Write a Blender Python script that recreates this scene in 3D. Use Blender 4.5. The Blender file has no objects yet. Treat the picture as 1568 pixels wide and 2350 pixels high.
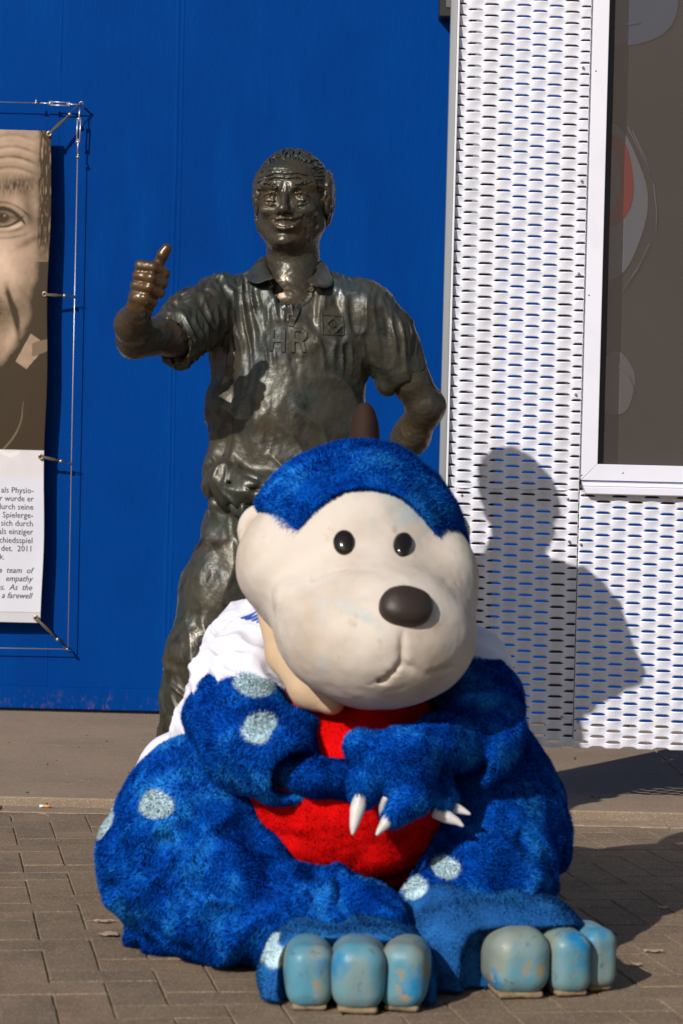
import bpy, bmesh, math, random
import numpy as np
from mathutils import Vector, Matrix
from mathutils.bvhtree import BVHTree

random.seed(7); RNG = np.random.default_rng(7)
SC = bpy.context.scene; COL = SC.collection
rad = math.radians

# ------------------------------------------------------------------ camera, light, exposure
CAM_H = 1.036; FPX = 5500.0; PITCH = rad(0.98); ROLL = rad(1.4)
ROT = (Matrix.Rotation(math.pi/2 - PITCH, 3, 'X') @ Matrix.Rotation(ROLL, 3, 'Z'))
cam = bpy.data.cameras.new('camera'); camo = bpy.data.objects.new('camera', cam); COL.objects.link(camo)
camo.matrix_world = Matrix.Translation((0, 0, CAM_H)) @ ROT.to_4x4()
cam.sensor_fit = 'HORIZONTAL'; cam.sensor_width = 24.0; cam.lens = 24.0*FPX/1568.0
cam.clip_start = 0.05; cam.clip_end = 500
cam.dof.use_dof = True; cam.dof.focus_distance = 7.6; cam.dof.aperture_fstop = 7.1
SC.camera = camo

SUN_AZ, SUN_EL = rad(31.5), rad(30.5)
SDIR = Vector((math.sin(SUN_AZ)*math.cos(SUN_EL), math.cos(SUN_AZ)*math.cos(SUN_EL), -math.sin(SUN_EL)))
w = bpy.data.worlds.new('World'); SC.world = w; w.use_nodes = True
nt = w.node_tree; bg = nt.nodes['Background']; sky = nt.nodes.new('ShaderNodeTexSky')
sky.sky_type = 'NISHITA'; sky.sun_disc = False; sky.sun_elevation = SUN_EL; sky.sun_rotation = math.pi + SUN_AZ
nt.links.new(sky.outputs[0], bg.inputs[0]); bg.inputs[1].default_value = 0.070
sl = bpy.data.lights.new('sun', 'SUN'); sl.energy = 4.3; sl.angle = rad(0.5); sl.color = (1.0, 0.955, 0.90)
so = bpy.data.objects.new('sun', sl); COL.objects.link(so)
so.rotation_euler = SDIR.to_track_quat('-Z', 'Y').to_euler()
vs = SC.view_settings; vs.view_transform = 'Standard'; vs.look = 'None'; vs.exposure = 0.0; vs.gamma = 1.0
try: vs.use_curve_mapping = False
except Exception: pass
SC.cycles.max_bounces = 6; SC.cycles.transparent_max_bounces = 8

ROTN = np.array(ROT)
def q(u, v, Y):
    """world point seen at photo position (u,v) [1568-wide units], at distance Y"""
    d = ROTN @ np.array([(u-784)/FPX, -(v-1175)/FPX, -1.0])
    return np.array([0, 0, CAM_H]) + d*(Y/d[1])

# ------------------------------------------------------------------ object helpers
def tag(o, label=None, cat=None, group=None, kind=None):
    if label: o['label'] = label
    if cat: o['category'] = cat
    if group: o['group'] = group
    if kind: o['kind'] = kind
    return o
def empty(name, loc=(0, 0, 0), rz=0):
    o = bpy.data.objects.new(name, None); COL.objects.link(o); o.location = loc; o.rotation_euler = (0, 0, rz)
    o.empty_display_size = 0.05
    return o
def setparent(o, p):
    o.parent = p
    o.matrix_parent_inverse = Matrix.Translation(p.location).inverted() if p.rotation_euler[2] == 0 else p.matrix_basis.inverted()
def link(name, me, m=None, parent=None, smooth=False):
    o = bpy.data.objects.new(name, me); COL.objects.link(o)
    if m is not None: me.materials.append(m)
    if smooth: me.polygons.foreach_set('use_smooth', np.ones(len(me.polygons), bool))
    if parent is not None: setparent(o, parent)
    return o
def np_mesh(name, V, Fq):
    """V (n,3), Fq (m,k) all faces same size"""
    me = bpy.data.meshes.new(name); V = np.asarray(V, np.float32); Fq = np.asarray(Fq, np.int32)
    k = Fq.shape[1]
    me.vertices.add(len(V)); me.vertices.foreach_set('co', V.ravel())
    me.loops.add(Fq.size); me.loops.foreach_set('vertex_index', Fq.ravel())
    me.polygons.add(len(Fq)); me.polygons.foreach_set('loop_start', np.arange(0, Fq.size, k, dtype=np.int32))
    me.update(calc_edges=True)
    return me
def bm_mesh(name, bm):
    me = bpy.data.meshes.new(name); bmesh.ops.recalc_face_normals(bm, faces=bm.faces[:]); bm.to_mesh(me); bm.free(); return me
def box_me(name, lo, hi, bev=0.0, seg=1):
    bm = bmesh.new(); bmesh.ops.create_cube(bm, size=1)
    lo = Vector(lo); hi = Vector(hi)
    for v in bm.verts: v.co = Vector([(lo[i]+hi[i])/2 + v.co[i]*(hi[i]-lo[i]) for i in range(3)])
    if bev > 0: bmesh.ops.bevel(bm, geom=bm.edges[:], offset=bev, segments=seg, profile=0.6, affect='EDGES')
    return bm_mesh(name, bm)
def box(name, lo, hi, m, parent=None, bev=0.0, seg=1):
    return link(name, box_me(name, lo, hi, bev, seg), m, parent)
def tube_vf(pts, r, n=8, closed=False, cap=True):
    P = [Vector(p) for p in pts]; N = len(P); rs = r if hasattr(r, '__len__') else [r]*N
    V = []; F = []; ref = None
    for i, p in enumerate(P):
        a = P[i-1] if (i > 0 or closed) else P[i]; b = P[(i+1) % N] if (i < N-1 or closed) else P[i]
        t = (b-a).normalized()
        if ref is None:
            ref = Vector((0, 0, 1)) if abs(t.z) < 0.9 else Vector((1, 0, 0))
        x = (ref - t*ref.dot(t)).normalized(); y = t.cross(x); ref = x
        for k in range(n):
            a_ = 2*math.pi*k/n; V.append(p + (x*math.cos(a_)+y*math.sin(a_))*rs[i])
    R = N if closed else N-1
    for i in range(R):
        for k in range(n):
            j = (i+1) % N
            F.append((i*n+k, i*n+(k+1) % n, j*n+(k+1) % n, j*n+k))
    if cap and not closed:
        F.append(tuple(range(n-1, -1, -1))); F.append(tuple((N-1)*n+k for k in range(n)))
    return V, F
def tube(name, pts, r, m, parent=None, n=8, closed=False):
    V, F = tube_vf(pts, r, n, closed); me = bpy.data.meshes.new(name); me.from_pydata(V, [], F); me.update()
    return link(name, me, m, parent, smooth=True)
def multi_tube(name, list_, m, parent=None, n=8):
    V = []; F = []
    for pts, r, cl in list_:
        v, f = tube_vf(pts, r, n, cl); o = len(V); V += v; F += [tuple(i+o for i in q_) for q_ in f]
    me = bpy.data.meshes.new(name); me.from_pydata(V, [], F); me.update()
    return link(name, me, m, parent, smooth=True)

# ------------------------------------------------------------------ noise
def _hash(ix, iy, iz, s):
    h = (ix.astype(np.int64)*374761393 + iy.astype(np.int64)*668265263 + iz.astype(np.int64)*2147483647 + s*974634777) & 0xffffffff
    h = ((h ^ (h >> 13))*1274126177) & 0xffffffff
    h = (h ^ (h >> 16)) & 0xffffffff
    return h.astype(np.float64)/4294967295.0*2-1
def noise(P, s=0):
    P = np.asarray(P, np.float64); I = np.floor(P).astype(np.int64); f = P-I; f = f*f*f*(f*(f*6-15)+10)
    r = 0
    for dx in (0, 1):
        wx = f[:, 0] if dx else 1-f[:, 0]
        for dy in (0, 1):
            wy = f[:, 1] if dy else 1-f[:, 1]
            for dz in (0, 1):
                wz = f[:, 2] if dz else 1-f[:, 2]
                r = r + wx*wy*wz*_hash(I[:, 0]+dx, I[:, 1]+dy, I[:, 2]+dz, s)
    return r
def fbm(P, s=0, o=3):
    r = 0; a = 1; P = np.asarray(P, np.float64)
    for i in range(o): r = r + a*noise(P*(2**i), s+i*17); a *= .5
    return r
def smooth01(x, a, b):
    t = np.clip((x-a)/(b-a), 0, 1); return t*t*(3-2*t)

def ridged(x, p=1.4): return 1-np.abs(x)**(1/p)*2
def folds(V, dirv, across, along, seed, warp=.6):
    """long soft folds running along dirv"""
    d = np.array(dirv, float); d /= np.linalg.norm(d); 
    a = np.array([0, 1, 0.]) ; b = np.cross(d, a); b /= np.linalg.norm(b); c = np.cross(d, b)
    T = np.stack([V@d*along, V@b*across, V@c*across*.6], 1)
    T = T+warp*np.stack([noise(V*9, seed+1), noise(V*9, seed+2), noise(V*9, seed+3)], 1)
    n = noise(T, seed); return np.clip(1-np.abs(n)*2.6, -1, 1)

# ------------------------------------------------------------------ signed distance volumes
class Vol:
    def __init__(s, lo, hi, h):
        s.lo = np.array(lo, float); s.h = h; s.n = np.ceil((np.array(hi)-s.lo)/h).astype(int)+1
        s.F = np.full(s.n, 1.0, np.float32)
        s.ax = [(s.lo[i]+h*np.arange(s.n[i])).astype(np.float32) for i in range(3)]
    def _op(s, fn, lo, hi, k, op):
        m = k+0.02
        i0 = np.maximum(np.floor((np.array(lo)-m-s.lo)/s.h).astype(int), 0); i1 = np.minimum(np.ceil((np.array(hi)+m-s.lo)/s.h).astype(int)+1, s.n)
        if (i1 <= i0).any(): return
        X = s.ax[0][i0[0]:i1[0]][:, None, None]; Y = s.ax[1][i0[1]:i1[1]][None, :, None]; Z = s.ax[2][i0[2]:i1[2]][None, None, :]
        S = s.F[i0[0]:i1[0], i0[1]:i1[1], i0[2]:i1[2]]; d = fn(X, Y, Z).astype(np.float32); k = max(k, 1e-4)
        if op == 'u':
            h = np.clip(.5+.5*(S-d)/k, 0, 1); S[...] = S*(1-h)+d*h-k*h*(1-h)
        elif op == 's':
            d = -d; h = np.clip(.5-.5*(S-d)/k, 0, 1); S[...] = S*(1-h)+d*h+k*h*(1-h)
    def cone(s, a, b, r1, r2, k=0.02, op='u', flat=None):
        a = np.array(a, float); b = np.array(b, float); ab = b-a; L = float(ab@ab)+1e-12; R = max(r1, r2)
        def fn(X, Y, Z):
            x = X-a[0]; y = Y-a[1]; z = Z-a[2]; t = np.clip((x*ab[0]+y*ab[1]+z*ab[2])/L, 0, 1)
            return np.sqrt((x-t*ab[0])**2+(y-t*ab[1])**2+(z-t*ab[2])**2)-(r1+(r2-r1)*t)
        s._op(fn, np.minimum(a, b)-R, np.maximum(a, b)+R, k, op)
    def chain(s, pts, k=0.02, op='u'):
        for (a, ra), (b, rb) in zip(pts[:-1], pts[1:]): s.cone(a, b, ra, rb, k, op)
    def ell(s, c, r, k=0.02, op='u', rot=None):
        c = np.array(c, float); r = np.array(r, float); M = np.eye(3) if rot is None else np.array(Matrix.Rotation(rot[1], 3, rot[0]).inverted())
        def fn(X, Y, Z):
            x = X-c[0]; y = Y-c[1]; z = Z-c[2]
            p = [M[i, 0]*x+M[i, 1]*y+M[i, 2]*z for i in range(3)]
            k0 = np.sqrt(sum((p[i]/r[i])**2 for i in range(3))); k1 = np.sqrt(sum((p[i]/r[i]**2)**2 for i in range(3)))+1e-6
            return k0*(k0-1)/k1
        R = r.max() if rot is not None else r
        s._op(fn, c-R, c+R, k, op)
    def sbox(s, c, r, rnd, k=0.02, op='u', rot=None):
        c = np.array(c, float); r = np.array(r, float)-rnd; M = np.eye(3) if rot is None else np.array(Matrix.Rotation(rot[1], 3, rot[0]).inverted())
        def fn(X, Y, Z):
            x = X-c[0]; y = Y-c[1]; z = Z-c[2]
            p = [np.abs(M[i, 0]*x+M[i, 1]*y+M[i, 2]*z)-r[i] for i in range(3)]
            return np.sqrt(sum(np.maximum(t, 0)**2 for t in p))+np.minimum(np.maximum(np.maximum(p[0], p[1]), p[2]), 0)-rnd
        R = np.linalg.norm(r+rnd)
        s._op(fn, c-R, c+R, k, op)
    def plane_cut(s, n, d):
        """keep where n.p < d"""
        n = np.array(n, float); n /= np.linalg.norm(n)
        D = (s.ax[0][:, None, None]*n[0]+s.ax[1][None, :, None]*n[1]+s.ax[2][None, None, :]*n[2]-d).astype(np.float32)
        s.F = np.maximum(s.F, D)
    def mesh(s):
        F = s.F; F[0] = F[-1] = 1; F[:, 0] = F[:, -1] = 1; F[:, :, 0] = F[:, :, -1] = 1
        I = F < 0; c = [F.shape[i]-1 for i in range(3)]
        cnt = np.zeros(c, np.int8)
        for dx in (0, 1):
            for dy in (0, 1):
                for dz in (0, 1): cnt += I[dx:dx+c[0], dy:dy+c[1], dz:dz+c[2]]
        act = (cnt > 0) & (cnt < 8); A = np.argwhere(act); N = len(A)
        idx = np.full(c, -1, np.int32); idx[act] = np.arange(N)
        cv = {}
        for dx in (0, 1):
            for dy in (0, 1):
                for dz in (0, 1): cv[dx, dy, dz] = F[A[:, 0]+dx, A[:, 1]+dy, A[:, 2]+dz]
        acc = np.zeros((N, 3)); n = np.zeros(N)
        for ax in range(3):
            for o1 in (0, 1):
                for o2 in (0, 1):
                    a = [0, 0, 0]; o = [i for i in range(3) if i != ax]; a[o[0]] = o1; a[o[1]] = o2; b = list(a); b[ax] = 1
                    f0 = cv[tuple(a)]; f1 = cv[tuple(b)]; m = (f0 < 0) != (f1 < 0)
                    t = f0[m]/(f0[m]-f1[m]); P = np.tile(np.array(a, float), (m.sum(), 1)); P[:, ax] = t
                    acc[m] += P; n[m] += 1
        V = s.lo+s.h*(A+acc/n[:, None])
        Q = []
        for ax in range(3):
            sl0 = [slice(None)]*3; sl1 = [slice(None)]*3; sl0[ax] = slice(0, -1); sl1[ax] = slice(1, None)
            m = I[tuple(sl0)] != I[tuple(sl1)]; E = np.argwhere(m)
            o1, o2 = (ax+1) % 3, (ax+2) % 3
            ok = (E[:, o1] > 0) & (E[:, o2] > 0) & (E[:, o1] < F.shape[o1]-1) & (E[:, o2] < F.shape[o2]-1); E = E[ok]
            ins = I[E[:, 0], E[:, 1], E[:, 2]]
            def g(d1, d2):
                e = E.copy(); e[:, o1] += d1; e[:, o2] += d2; return idx[e[:, 0], e[:, 1], e[:, 2]]
            qd = np.stack([g(-1, -1), g(0, -1), g(0, 0), g(-1, 0)], 1)
            qd[~ins] = qd[~ins][:, ::-1]; Q.append(qd)
        return V, np.concatenate(Q)
def vnormals(me):
    a = np.zeros(len(me.vertices)*3, np.float32); me.vertex_normals.foreach_get('vector', a); return a.reshape(-1, 3)
def vcos(me):
    a = np.zeros(len(me.vertices)*3, np.float32); me.vertices.foreach_get('co', a); return a.reshape(-1, 3)
def relax(V, Fq, it=2, lam=0.5):
    E = np.concatenate([Fq[:, [0, 1]], Fq[:, [1, 2]], Fq[:, [2, 3]], Fq[:, [3, 0]]])
    for _ in range(it):
        S = np.zeros_like(V); c = np.bincount(E[:, 0], minlength=len(V))+np.bincount(E[:, 1], minlength=len(V))
        for k in range(3): S[:, k] = np.bincount(E[:, 0], V[E[:, 1], k], len(V))+np.bincount(E[:, 1], V[E[:, 0], k], len(V))
        V = V*(1-lam)+lam*S/np.maximum(c, 1)[:, None]
    return V
def vol_mesh(name, vol, disp=None, it=2):
    V, Q = vol.mesh(); V = relax(V, Q, it); me = np_mesh(name, V, Q)
    if disp is not None:
        N = vnormals(me); V2 = V+N*disp(V, N)[:, None]; me.vertices.foreach_set('co', V2.astype(np.float32).ravel()); me.update()
    return me
def set_color(me, C, name='col'):
    a = me.color_attributes.new(name, 'FLOAT_COLOR', 'POINT'); C = np.asarray(C, np.float32)
    if C.shape[1] == 3: C = np.concatenate([C, np.ones((len(C), 1), np.float32)], 1)
    a.data.foreach_set('color', C.ravel())

# ------------------------------------------------------------------ materials
def mat(name, base, rough=0.6, metal=0.0, var=None, bump=None, attr=None, spec=0.5, sheen=0.0, coords='Object', extra=None, rough_var=None, trans=None, subs=0):
    """var: list of (colour, scale, lo, hi[, stretch]) mixed by noise; bump: list of (scale, strength, distance[, stretch])"""
    m = bpy.data.materials.new(name); m.use_nodes = True; t = m.node_tree; n = t.nodes; L = t.links
    b = n['Principled BSDF']; b.inputs['Roughness'].default_value = rough; b.inputs['Metallic'].default_value = metal
    b.inputs['Specular IOR Level'].default_value = spec
    if sheen: b.inputs['Sheen Weight'].default_value = sheen; b.inputs['Sheen Roughness'].default_value = 0.5
    tc = n.new('ShaderNodeTexCoord')
    if coords == 'World':
        tc = n.new('ShaderNodeNewGeometry'); coords = 'Position'
    class _T:
        outputs = {coords: tc.outputs[coords], 'Object': tc.outputs[coords]}
    tc = _T
    def nz(scale, stretch=None, det=4, rough_=0.55):
        x = n.new('ShaderNodeTexNoise'); x.inputs['Scale'].default_value = scale; x.inputs['Detail'].default_value = det; x.inputs['Roughness'].default_value = rough_
        if stretch:
            mp = n.new('ShaderNodeMapping'); mp.inputs['Scale'].default_value = stretch; L.new(tc.outputs[coords], mp.inputs[0]); L.new(mp.outputs[0], x.inputs['Vector'])
        else: L.new(tc.outputs[coords], x.inputs['Vector'])
        return x.outputs['Fac']
    if attr:
        a = n.new('ShaderNodeAttribute'); a.attribute_name = attr; cur = a.outputs['Color']
    else:
        r = n.new('ShaderNodeRGB'); r.outputs[0].default_value = (*base, 1); cur = r.outputs[0]
    for v in (var or []):
        f = nz(v[1], v[4] if len(v) > 4 else None)
        mr = n.new('ShaderNodeMapRange'); mr.inputs['From Min'].default_value = v[2]; mr.inputs['From Max'].default_value = v[3]; L.new(f, mr.inputs['Value'])
        mx = n.new('ShaderNodeMix'); mx.data_type = 'RGBA'; L.new(mr.outputs[0], mx.inputs['Factor']); L.new(cur, mx.inputs[6]); mx.inputs[7].default_value = (*v[0], 1); cur = mx.outputs[2]
    if extra: cur = extra(t, tc, cur, nz)
    L.new(cur, b.inputs['Base Color'])
    if rough_var:
        f = nz(rough_var[0]); mr = n.new('ShaderNodeMapRange'); mr.inputs['From Min'].default_value = .3; mr.inputs['From Max'].default_value = .7
        mr.inputs['To Min'].default_value = rough_var[1]; mr.inputs['To Max'].default_value = rough_var[2]; L.new(f, mr.inputs['Value']); L.new(mr.outputs[0], b.inputs['Roughness'])
    prev = None
    for bb in (bump or []):
        f = nz(bb[0], bb[3] if len(bb) > 3 else None); bn = n.new('ShaderNodeBump'); bn.inputs['Strength'].default_value = bb[1]; bn.inputs['Distance'].default_value = bb[2]
        L.new(f, bn.inputs['Height'])
        if prev: L.new(prev, bn.inputs['Normal'])
        prev = bn.outputs[0]
    if prev: L.new(prev, b.inputs['Normal'])
    if subs: b.inputs['Subsurface Weight'].default_value = subs
    if trans is not None:
        tr = n.new('ShaderNodeBsdfTransparent'); ms = n.new('ShaderNodeMixShader'); ms.inputs[0].default_value = trans
        L.new(b.outputs[0], ms.inputs[1]); L.new(tr.outputs[0], ms.inputs[2]); L.new(ms.outputs[0], n['Material Output'].inputs[0])
    return m

def wall_extra(t, tc, cur, nz):
    """rust stains and scuffs low on the wall, faint brush streaks"""
    n = t.nodes; L = t.links
    sp = n.new('ShaderNodeSeparateXYZ'); L.new(tc.outputs['Object'], sp.inputs[0])
    mr = n.new('ShaderNodeMapRange'); mr.inputs['From Min'].default_value = 0.10; mr.inputs['From Max'].default_value = 0.0; L.new(sp.outputs[2], mr.inputs['Value'])
    f = nz(34, (1, 1, 0.6), 6, 0.75); m2 = n.new('ShaderNodeMapRange'); m2.inputs['From Min'].default_value = .55; m2.inputs['From Max'].default_value = .68; L.new(f, m2.inputs['Value'])
    mu = n.new('ShaderNodeMath'); mu.operation = 'MULTIPLY'; L.new(mr.outputs[0], mu.inputs[0]); L.new(m2.outputs[0], mu.inputs[1])
    mx = n.new('ShaderNodeMix'); mx.data_type = 'RGBA'; L.new(mu.outputs[0], mx.inputs['Factor']); L.new(cur, mx.inputs[6]); mx.inputs[7].default_value = (.10, .07, .12, 1)
    return mx.outputs[2]
M = {}
M['blue_wall'] = mat('blue_wall_paint', (0.0003, 0.040, 0.215), 0.6, var=[((0.0003, 0.034, 0.19), 1.2, .4, .65), ((0.0003, 0.048, 0.24), 5, .52, .8, (1, 1, .25))],
                     bump=[(70, .38, .004, (1, 1, .3)), (9, .22, .010, (1, 1, .4)), (28, .22, .005, (1, 1, .15))], extra=wall_extra, spec=.02)
M['aluminium'] = mat('brushed_aluminium', (.36, .365, .375), .45, .6, var=[((.27, .275, .28), 30, .4, .7, (1, 1, .02))], bump=[(300, .05, .002, (1, 1, .02))])
M['white_lip'] = mat('white_metal_lip', (.72, .72, .75), .4, 0)
def dirt_extra(t, tc, cur, nz):
    n = t.nodes; L = t.links
    sp = n.new('ShaderNodeSeparateXYZ'); L.new(tc.outputs['Object'], sp.inputs[0])
    mr = n.new('ShaderNodeMapRange'); mr.inputs['From Min'].default_value = 0.95; mr.inputs['From Max'].default_value = .15; mr.inputs['To Min'].default_value = .25; mr.inputs['To Max'].default_value = .36; L.new(sp.outputs[2], mr.inputs['Value'])
    vo = n.new('ShaderNodeTexVoronoi'); vo.inputs['Scale'].default_value = 210; L.new(tc.outputs['Object'], vo.inputs['Vector'])
    f2 = nz(25, None, 2); mu = n.new('ShaderNodeMath'); mu.operation = 'MULTIPLY'; L.new(mr.outputs[0], mu.inputs[0]); L.new(f2, mu.inputs[1])
    lt = n.new('ShaderNodeMath'); lt.operation = 'LESS_THAN'; L.new(vo.outputs['Distance'], lt.inputs[0]); L.new(mu.outputs[0], lt.inputs[1])
    m3 = n.new('ShaderNodeMath'); m3.operation = 'MULTIPLY'; L.new(lt.outputs[0], m3.inputs[0])
    mz = n.new('ShaderNodeMapRange'); mz.inputs['From Min'].default_value = .8; mz.inputs['From Max'].default_value = .2; mz.inputs['To Max'].default_value = .75; L.new(sp.outputs[2], mz.inputs['Value']); L.new(mz.outputs[0], m3.inputs[1])
    mx = n.new('ShaderNodeMix'); mx.data_type = 'RGBA'; L.new(m3.outputs[0], mx.inputs['Factor']); L.new(cur, mx.inputs[6]); mx.inputs[7].default_value = (.12, .10, .09, 1)
    return mx.outputs[2]
M['panel'] = mat('perforated_white_metal', (.78, .78, .86), .42, 0, var=[((.70, .70, .76), 9, .45, .75)], extra=dirt_extra, bump=[(40, .05, .003)])
M['frame'] = mat('white_window_frame', (.72, .71, .78), .38, 0, var=[((.66, .65, .72), 6, .45, .8)])
M['rail'] = mat('dark_bronze_rail', (.075, .055, .04), .6, .2)
M['grey_rail'] = mat('grey_metal_rail', (.30, .30, .29), .5, .3)
M['dark'] = mat('black_plastic', (.012, .012, .011), .45)
def weave_extra(t, tc, cur, nz):
    n = t.nodes; L = t.links; f = None
    for ax in ('X', 'Z'):
        w_ = n.new('ShaderNodeTexWave'); w_.bands_direction = ax; w_.inputs['Scale'].default_value = 120; L.new(tc.outputs['Object'], w_.inputs['Vector'])
        if f is None: f = w_.outputs['Fac']
        else:
            mu = n.new('ShaderNodeMath'); mu.operation = 'MAXIMUM'; L.new(f, mu.inputs[0]); L.new(w_.outputs['Fac'], mu.inputs[1]); f = mu.outputs[0]
    mx = n.new('ShaderNodeMix'); mx.data_type = 'RGBA'; L.new(f, mx.inputs['Factor']); mx.inputs[6].default_value = (.012, .010, .009, 1); mx.inputs[7].default_value = (.088, .068, .056, 1)
    return mx.outputs[2]
M['screen'] = mat('insect_screen_fabric', (.062, .048, .040), .8, 0, trans=.58, extra=weave_extra)
M['screw'] = mat('steel_screw', (.45, .45, .47), .35, .8)
def grit_extra(scale, amt):
    def fn(t, tc, cur, nz):
        n = t.nodes; L = t.links
        vo = n.new('ShaderNodeTexVoronoi'); vo.inputs['Scale'].default_value = scale; L.new(tc.outputs['Object'], vo.inputs['Vector'])
        sp = n.new('ShaderNodeSeparateColor'); L.new(vo.outputs['Color'], sp.inputs[0])
        a = n.new('ShaderNodeMapRange'); a.inputs['From Min'].default_value = .80; a.inputs['From Max'].default_value = 1.0; a.inputs['To Max'].default_value = amt; L.new(sp.outputs[0], a.inputs['Value'])
        mx = n.new('ShaderNodeMix'); mx.data_type = 'RGBA'; L.new(a.outputs[0], mx.inputs['Factor']); L.new(cur, mx.inputs[6]); mx.inputs[7].default_value = (.62, .55, .46, 1)
        a2 = n.new('ShaderNodeMapRange'); a2.inputs['From Min'].default_value = .20; a2.inputs['From Max'].default_value = 0.0; a2.inputs['To Max'].default_value = amt; L.new(sp.outputs[1], a2.inputs['Value'])
        mx2 = n.new('ShaderNodeMix'); mx2.data_type = 'RGBA'; L.new(a2.outputs[0], mx2.inputs['Factor']); L.new(mx.outputs[2], mx2.inputs[6]); mx2.inputs[7].default_value = (.06, .05, .04, 1)
        return mx2.outputs[2]
    return fn
def brick_mat(i, c):
    return mat('concrete_paver_%d' % i, c, .9, var=[(tuple(x*.72 for x in c), 6, .42, .7), (tuple(min(1, x*1.2) for x in c), 40, .5, .8)], extra=grit_extra(420, .5), bump=[(350, .7, .0035), (60, .3, .004)], spec=.25, coords='World')
BR = [brick_mat(i, c) for i, c in enumerate([(.222, .152, .093), (.206, .143, .088), (.236, .160, .098), (.196, .136, .086)])]
M['joint'] = mat('sandy_joint', (.10, .075, .05), .95, var=[((.05, .038, .026), 30, .4, .6)], bump=[(200, .8, .004)])
M['slab'] = mat('concrete_slab', (.285, .205, .135), .9, var=[((.235, .168, .110), 2.2, .4, .7), ((.32, .235, .155), 14, .55, .8)], extra=grit_extra(300, .35), bump=[(260, .6, .003)], spec=.25)
M['kerb'] = mat('kerb_concrete', (.30, .215, .14), .9, var=[((.22, .16, .105), 20, .4, .7)], extra=grit_extra(300, .4), bump=[(260, .6, .003)], spec=.25)
M['gutter'] = mat('gutter_dirt', (.022, .016, .010), .95, var=[((.05, .037, .024), 40, .55, .7)], bump=[(120, .9, .01)])
M['ground'] = mat('ground_earth', (.22, .17, .13), .95)
BZ = [((.040, .050, .040), 7, .48, .70), ((.090, .058, .028), 11, .54, .75), ((.016, .018, .015), 22, .52, .72), ((.052, .068, .072), 5, .56, .72)]
M['bronze'] = mat('bronze', (.064, .056, .039), .40, .42, var=BZ, rough_var=(16, .32, .54), spec=.62, bump=[(55, .4, .004), (150, .3, .0016), (20, .25, .006)])
M['bronze_skin'] = mat('polished_bronze', (.066, .054, .036), .34, .44, var=[((.098, .058, .025), 8, .50, .7), ((.036, .042, .032), 9, .50, .72)], rough_var=(14, .28, .46), spec=.62, bump=[(40, .25, .003), (160, .18, .0012)])
M['bronze_hand'] = mat('worn_bronze_hand', (.105, .055, .020), .33, .42, var=[((.055, .042, .026), 9, .45, .7)], spec=.8, rough_var=(14, .27, .42), bump=[(45, .25, .003)])
M['suit'] = mat('blue_plush_backing', (.01, .05, .3), .9, attr='col', spec=.0)
M['fur'] = mat('blue_plush_pile', (.01, .05, .3), .8, attr='col', spec=.03)
M['red'] = mat('red_plush', (.72, .004, .004), .95, attr='col', spec=.05)
M['cream'] = mat('cream_felt', (.58, .51, .44), .75, var=[((.44, .35, .27), 6, .42, .72), ((.38, .44, .45), 7, .58, .74), ((.36, .28, .21), 22, .62, .8)], bump=[(160, .12, .0015), (12, .15, .01)], spec=.2)
M['tan'] = mat('tan_felt', (.50, .36, .23), .9, var=[((.36, .25, .15), 9, .45, .75)], bump=[(200, .3, .002), (20, .3, .01)], spec=.15)
M['jersey'] = mat('white_jersey', (.70, .69, .77), .75, bump=[(500, .15, .0008)], spec=.2)
M['nose'] = mat('dark_brown_vinyl', (.030, .020, .015), .5, bump=[(120, .3, .002)], spec=.4)
M['bead'] = mat('black_glass_bead', (.012, .008, .006), .12, spec=.6)
M['stripe'] = mat('blue_print', (.02, .09, .45), .6)
M['shoe_fabric'] = mat('dusty_blue_pile', (.015, .08, .28), .9, attr='col', spec=.1)
M['toe'] = mat('worn_painted_toe', (.075, .235, .31), .5, var=[((.20, .235, .20), 8, .40, .58, (1, 1, .45)), ((.008, .17, .36), 6, .53, .62), ((.27, .21, .12), 20, .60, .68), ((.10, .095, .075), 45, .60, .75)], rough_var=(20, .34, .6), spec=.4, bump=[(25, .3, .005), (90, .3, .0015)])
M['sole'] = mat('scuffed_sole', (.24, .165, .09), .8, var=[((.12, .09, .06), 30, .45, .65)], bump=[(60, .5, .004)])
M['claw'] = mat('pale_claw', (.58, .55, .52), .45, var=[((.35, .33, .31), 20, .5, .8)])
M['cable'] = mat('steel_cable', (.55, .52, .54), .35, .7)
M['eyelet'] = mat('brass_eyelet', (.42, .34, .24), .35, .8)
M['cord'] = mat('brown_bungee', (.10, .075, .05), .8)
M['banner'] = mat('banner_print', (.5, .5, .5), .5, attr='col', spec=.12, bump=[(2.2, .25, .03)])
M['ink'] = mat('grey_print', (.06, .055, .05), .6)
M['butt'] = mat('cigarette_filter', (.62, .27, .06), .8)
M['paper'] = mat('cigarette_paper', (.75, .73, .72), .8)
M['leaf'] = mat('dry_leaf', (.30, .20, .10), .9)
M['pebble'] = mat('pebble', (.10, .08, .06), .9)
M['mark'] = mat('pale_scuff', (.42, .31, .22), .9)

# ================================================================== THE SETTING
WALL_Y = 10.0; PAN_Y = 7.58
g = box('ground', (-60, -40, -.6), (60, 60, -.09), M['ground']); tag(g, kind='structure')

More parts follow.
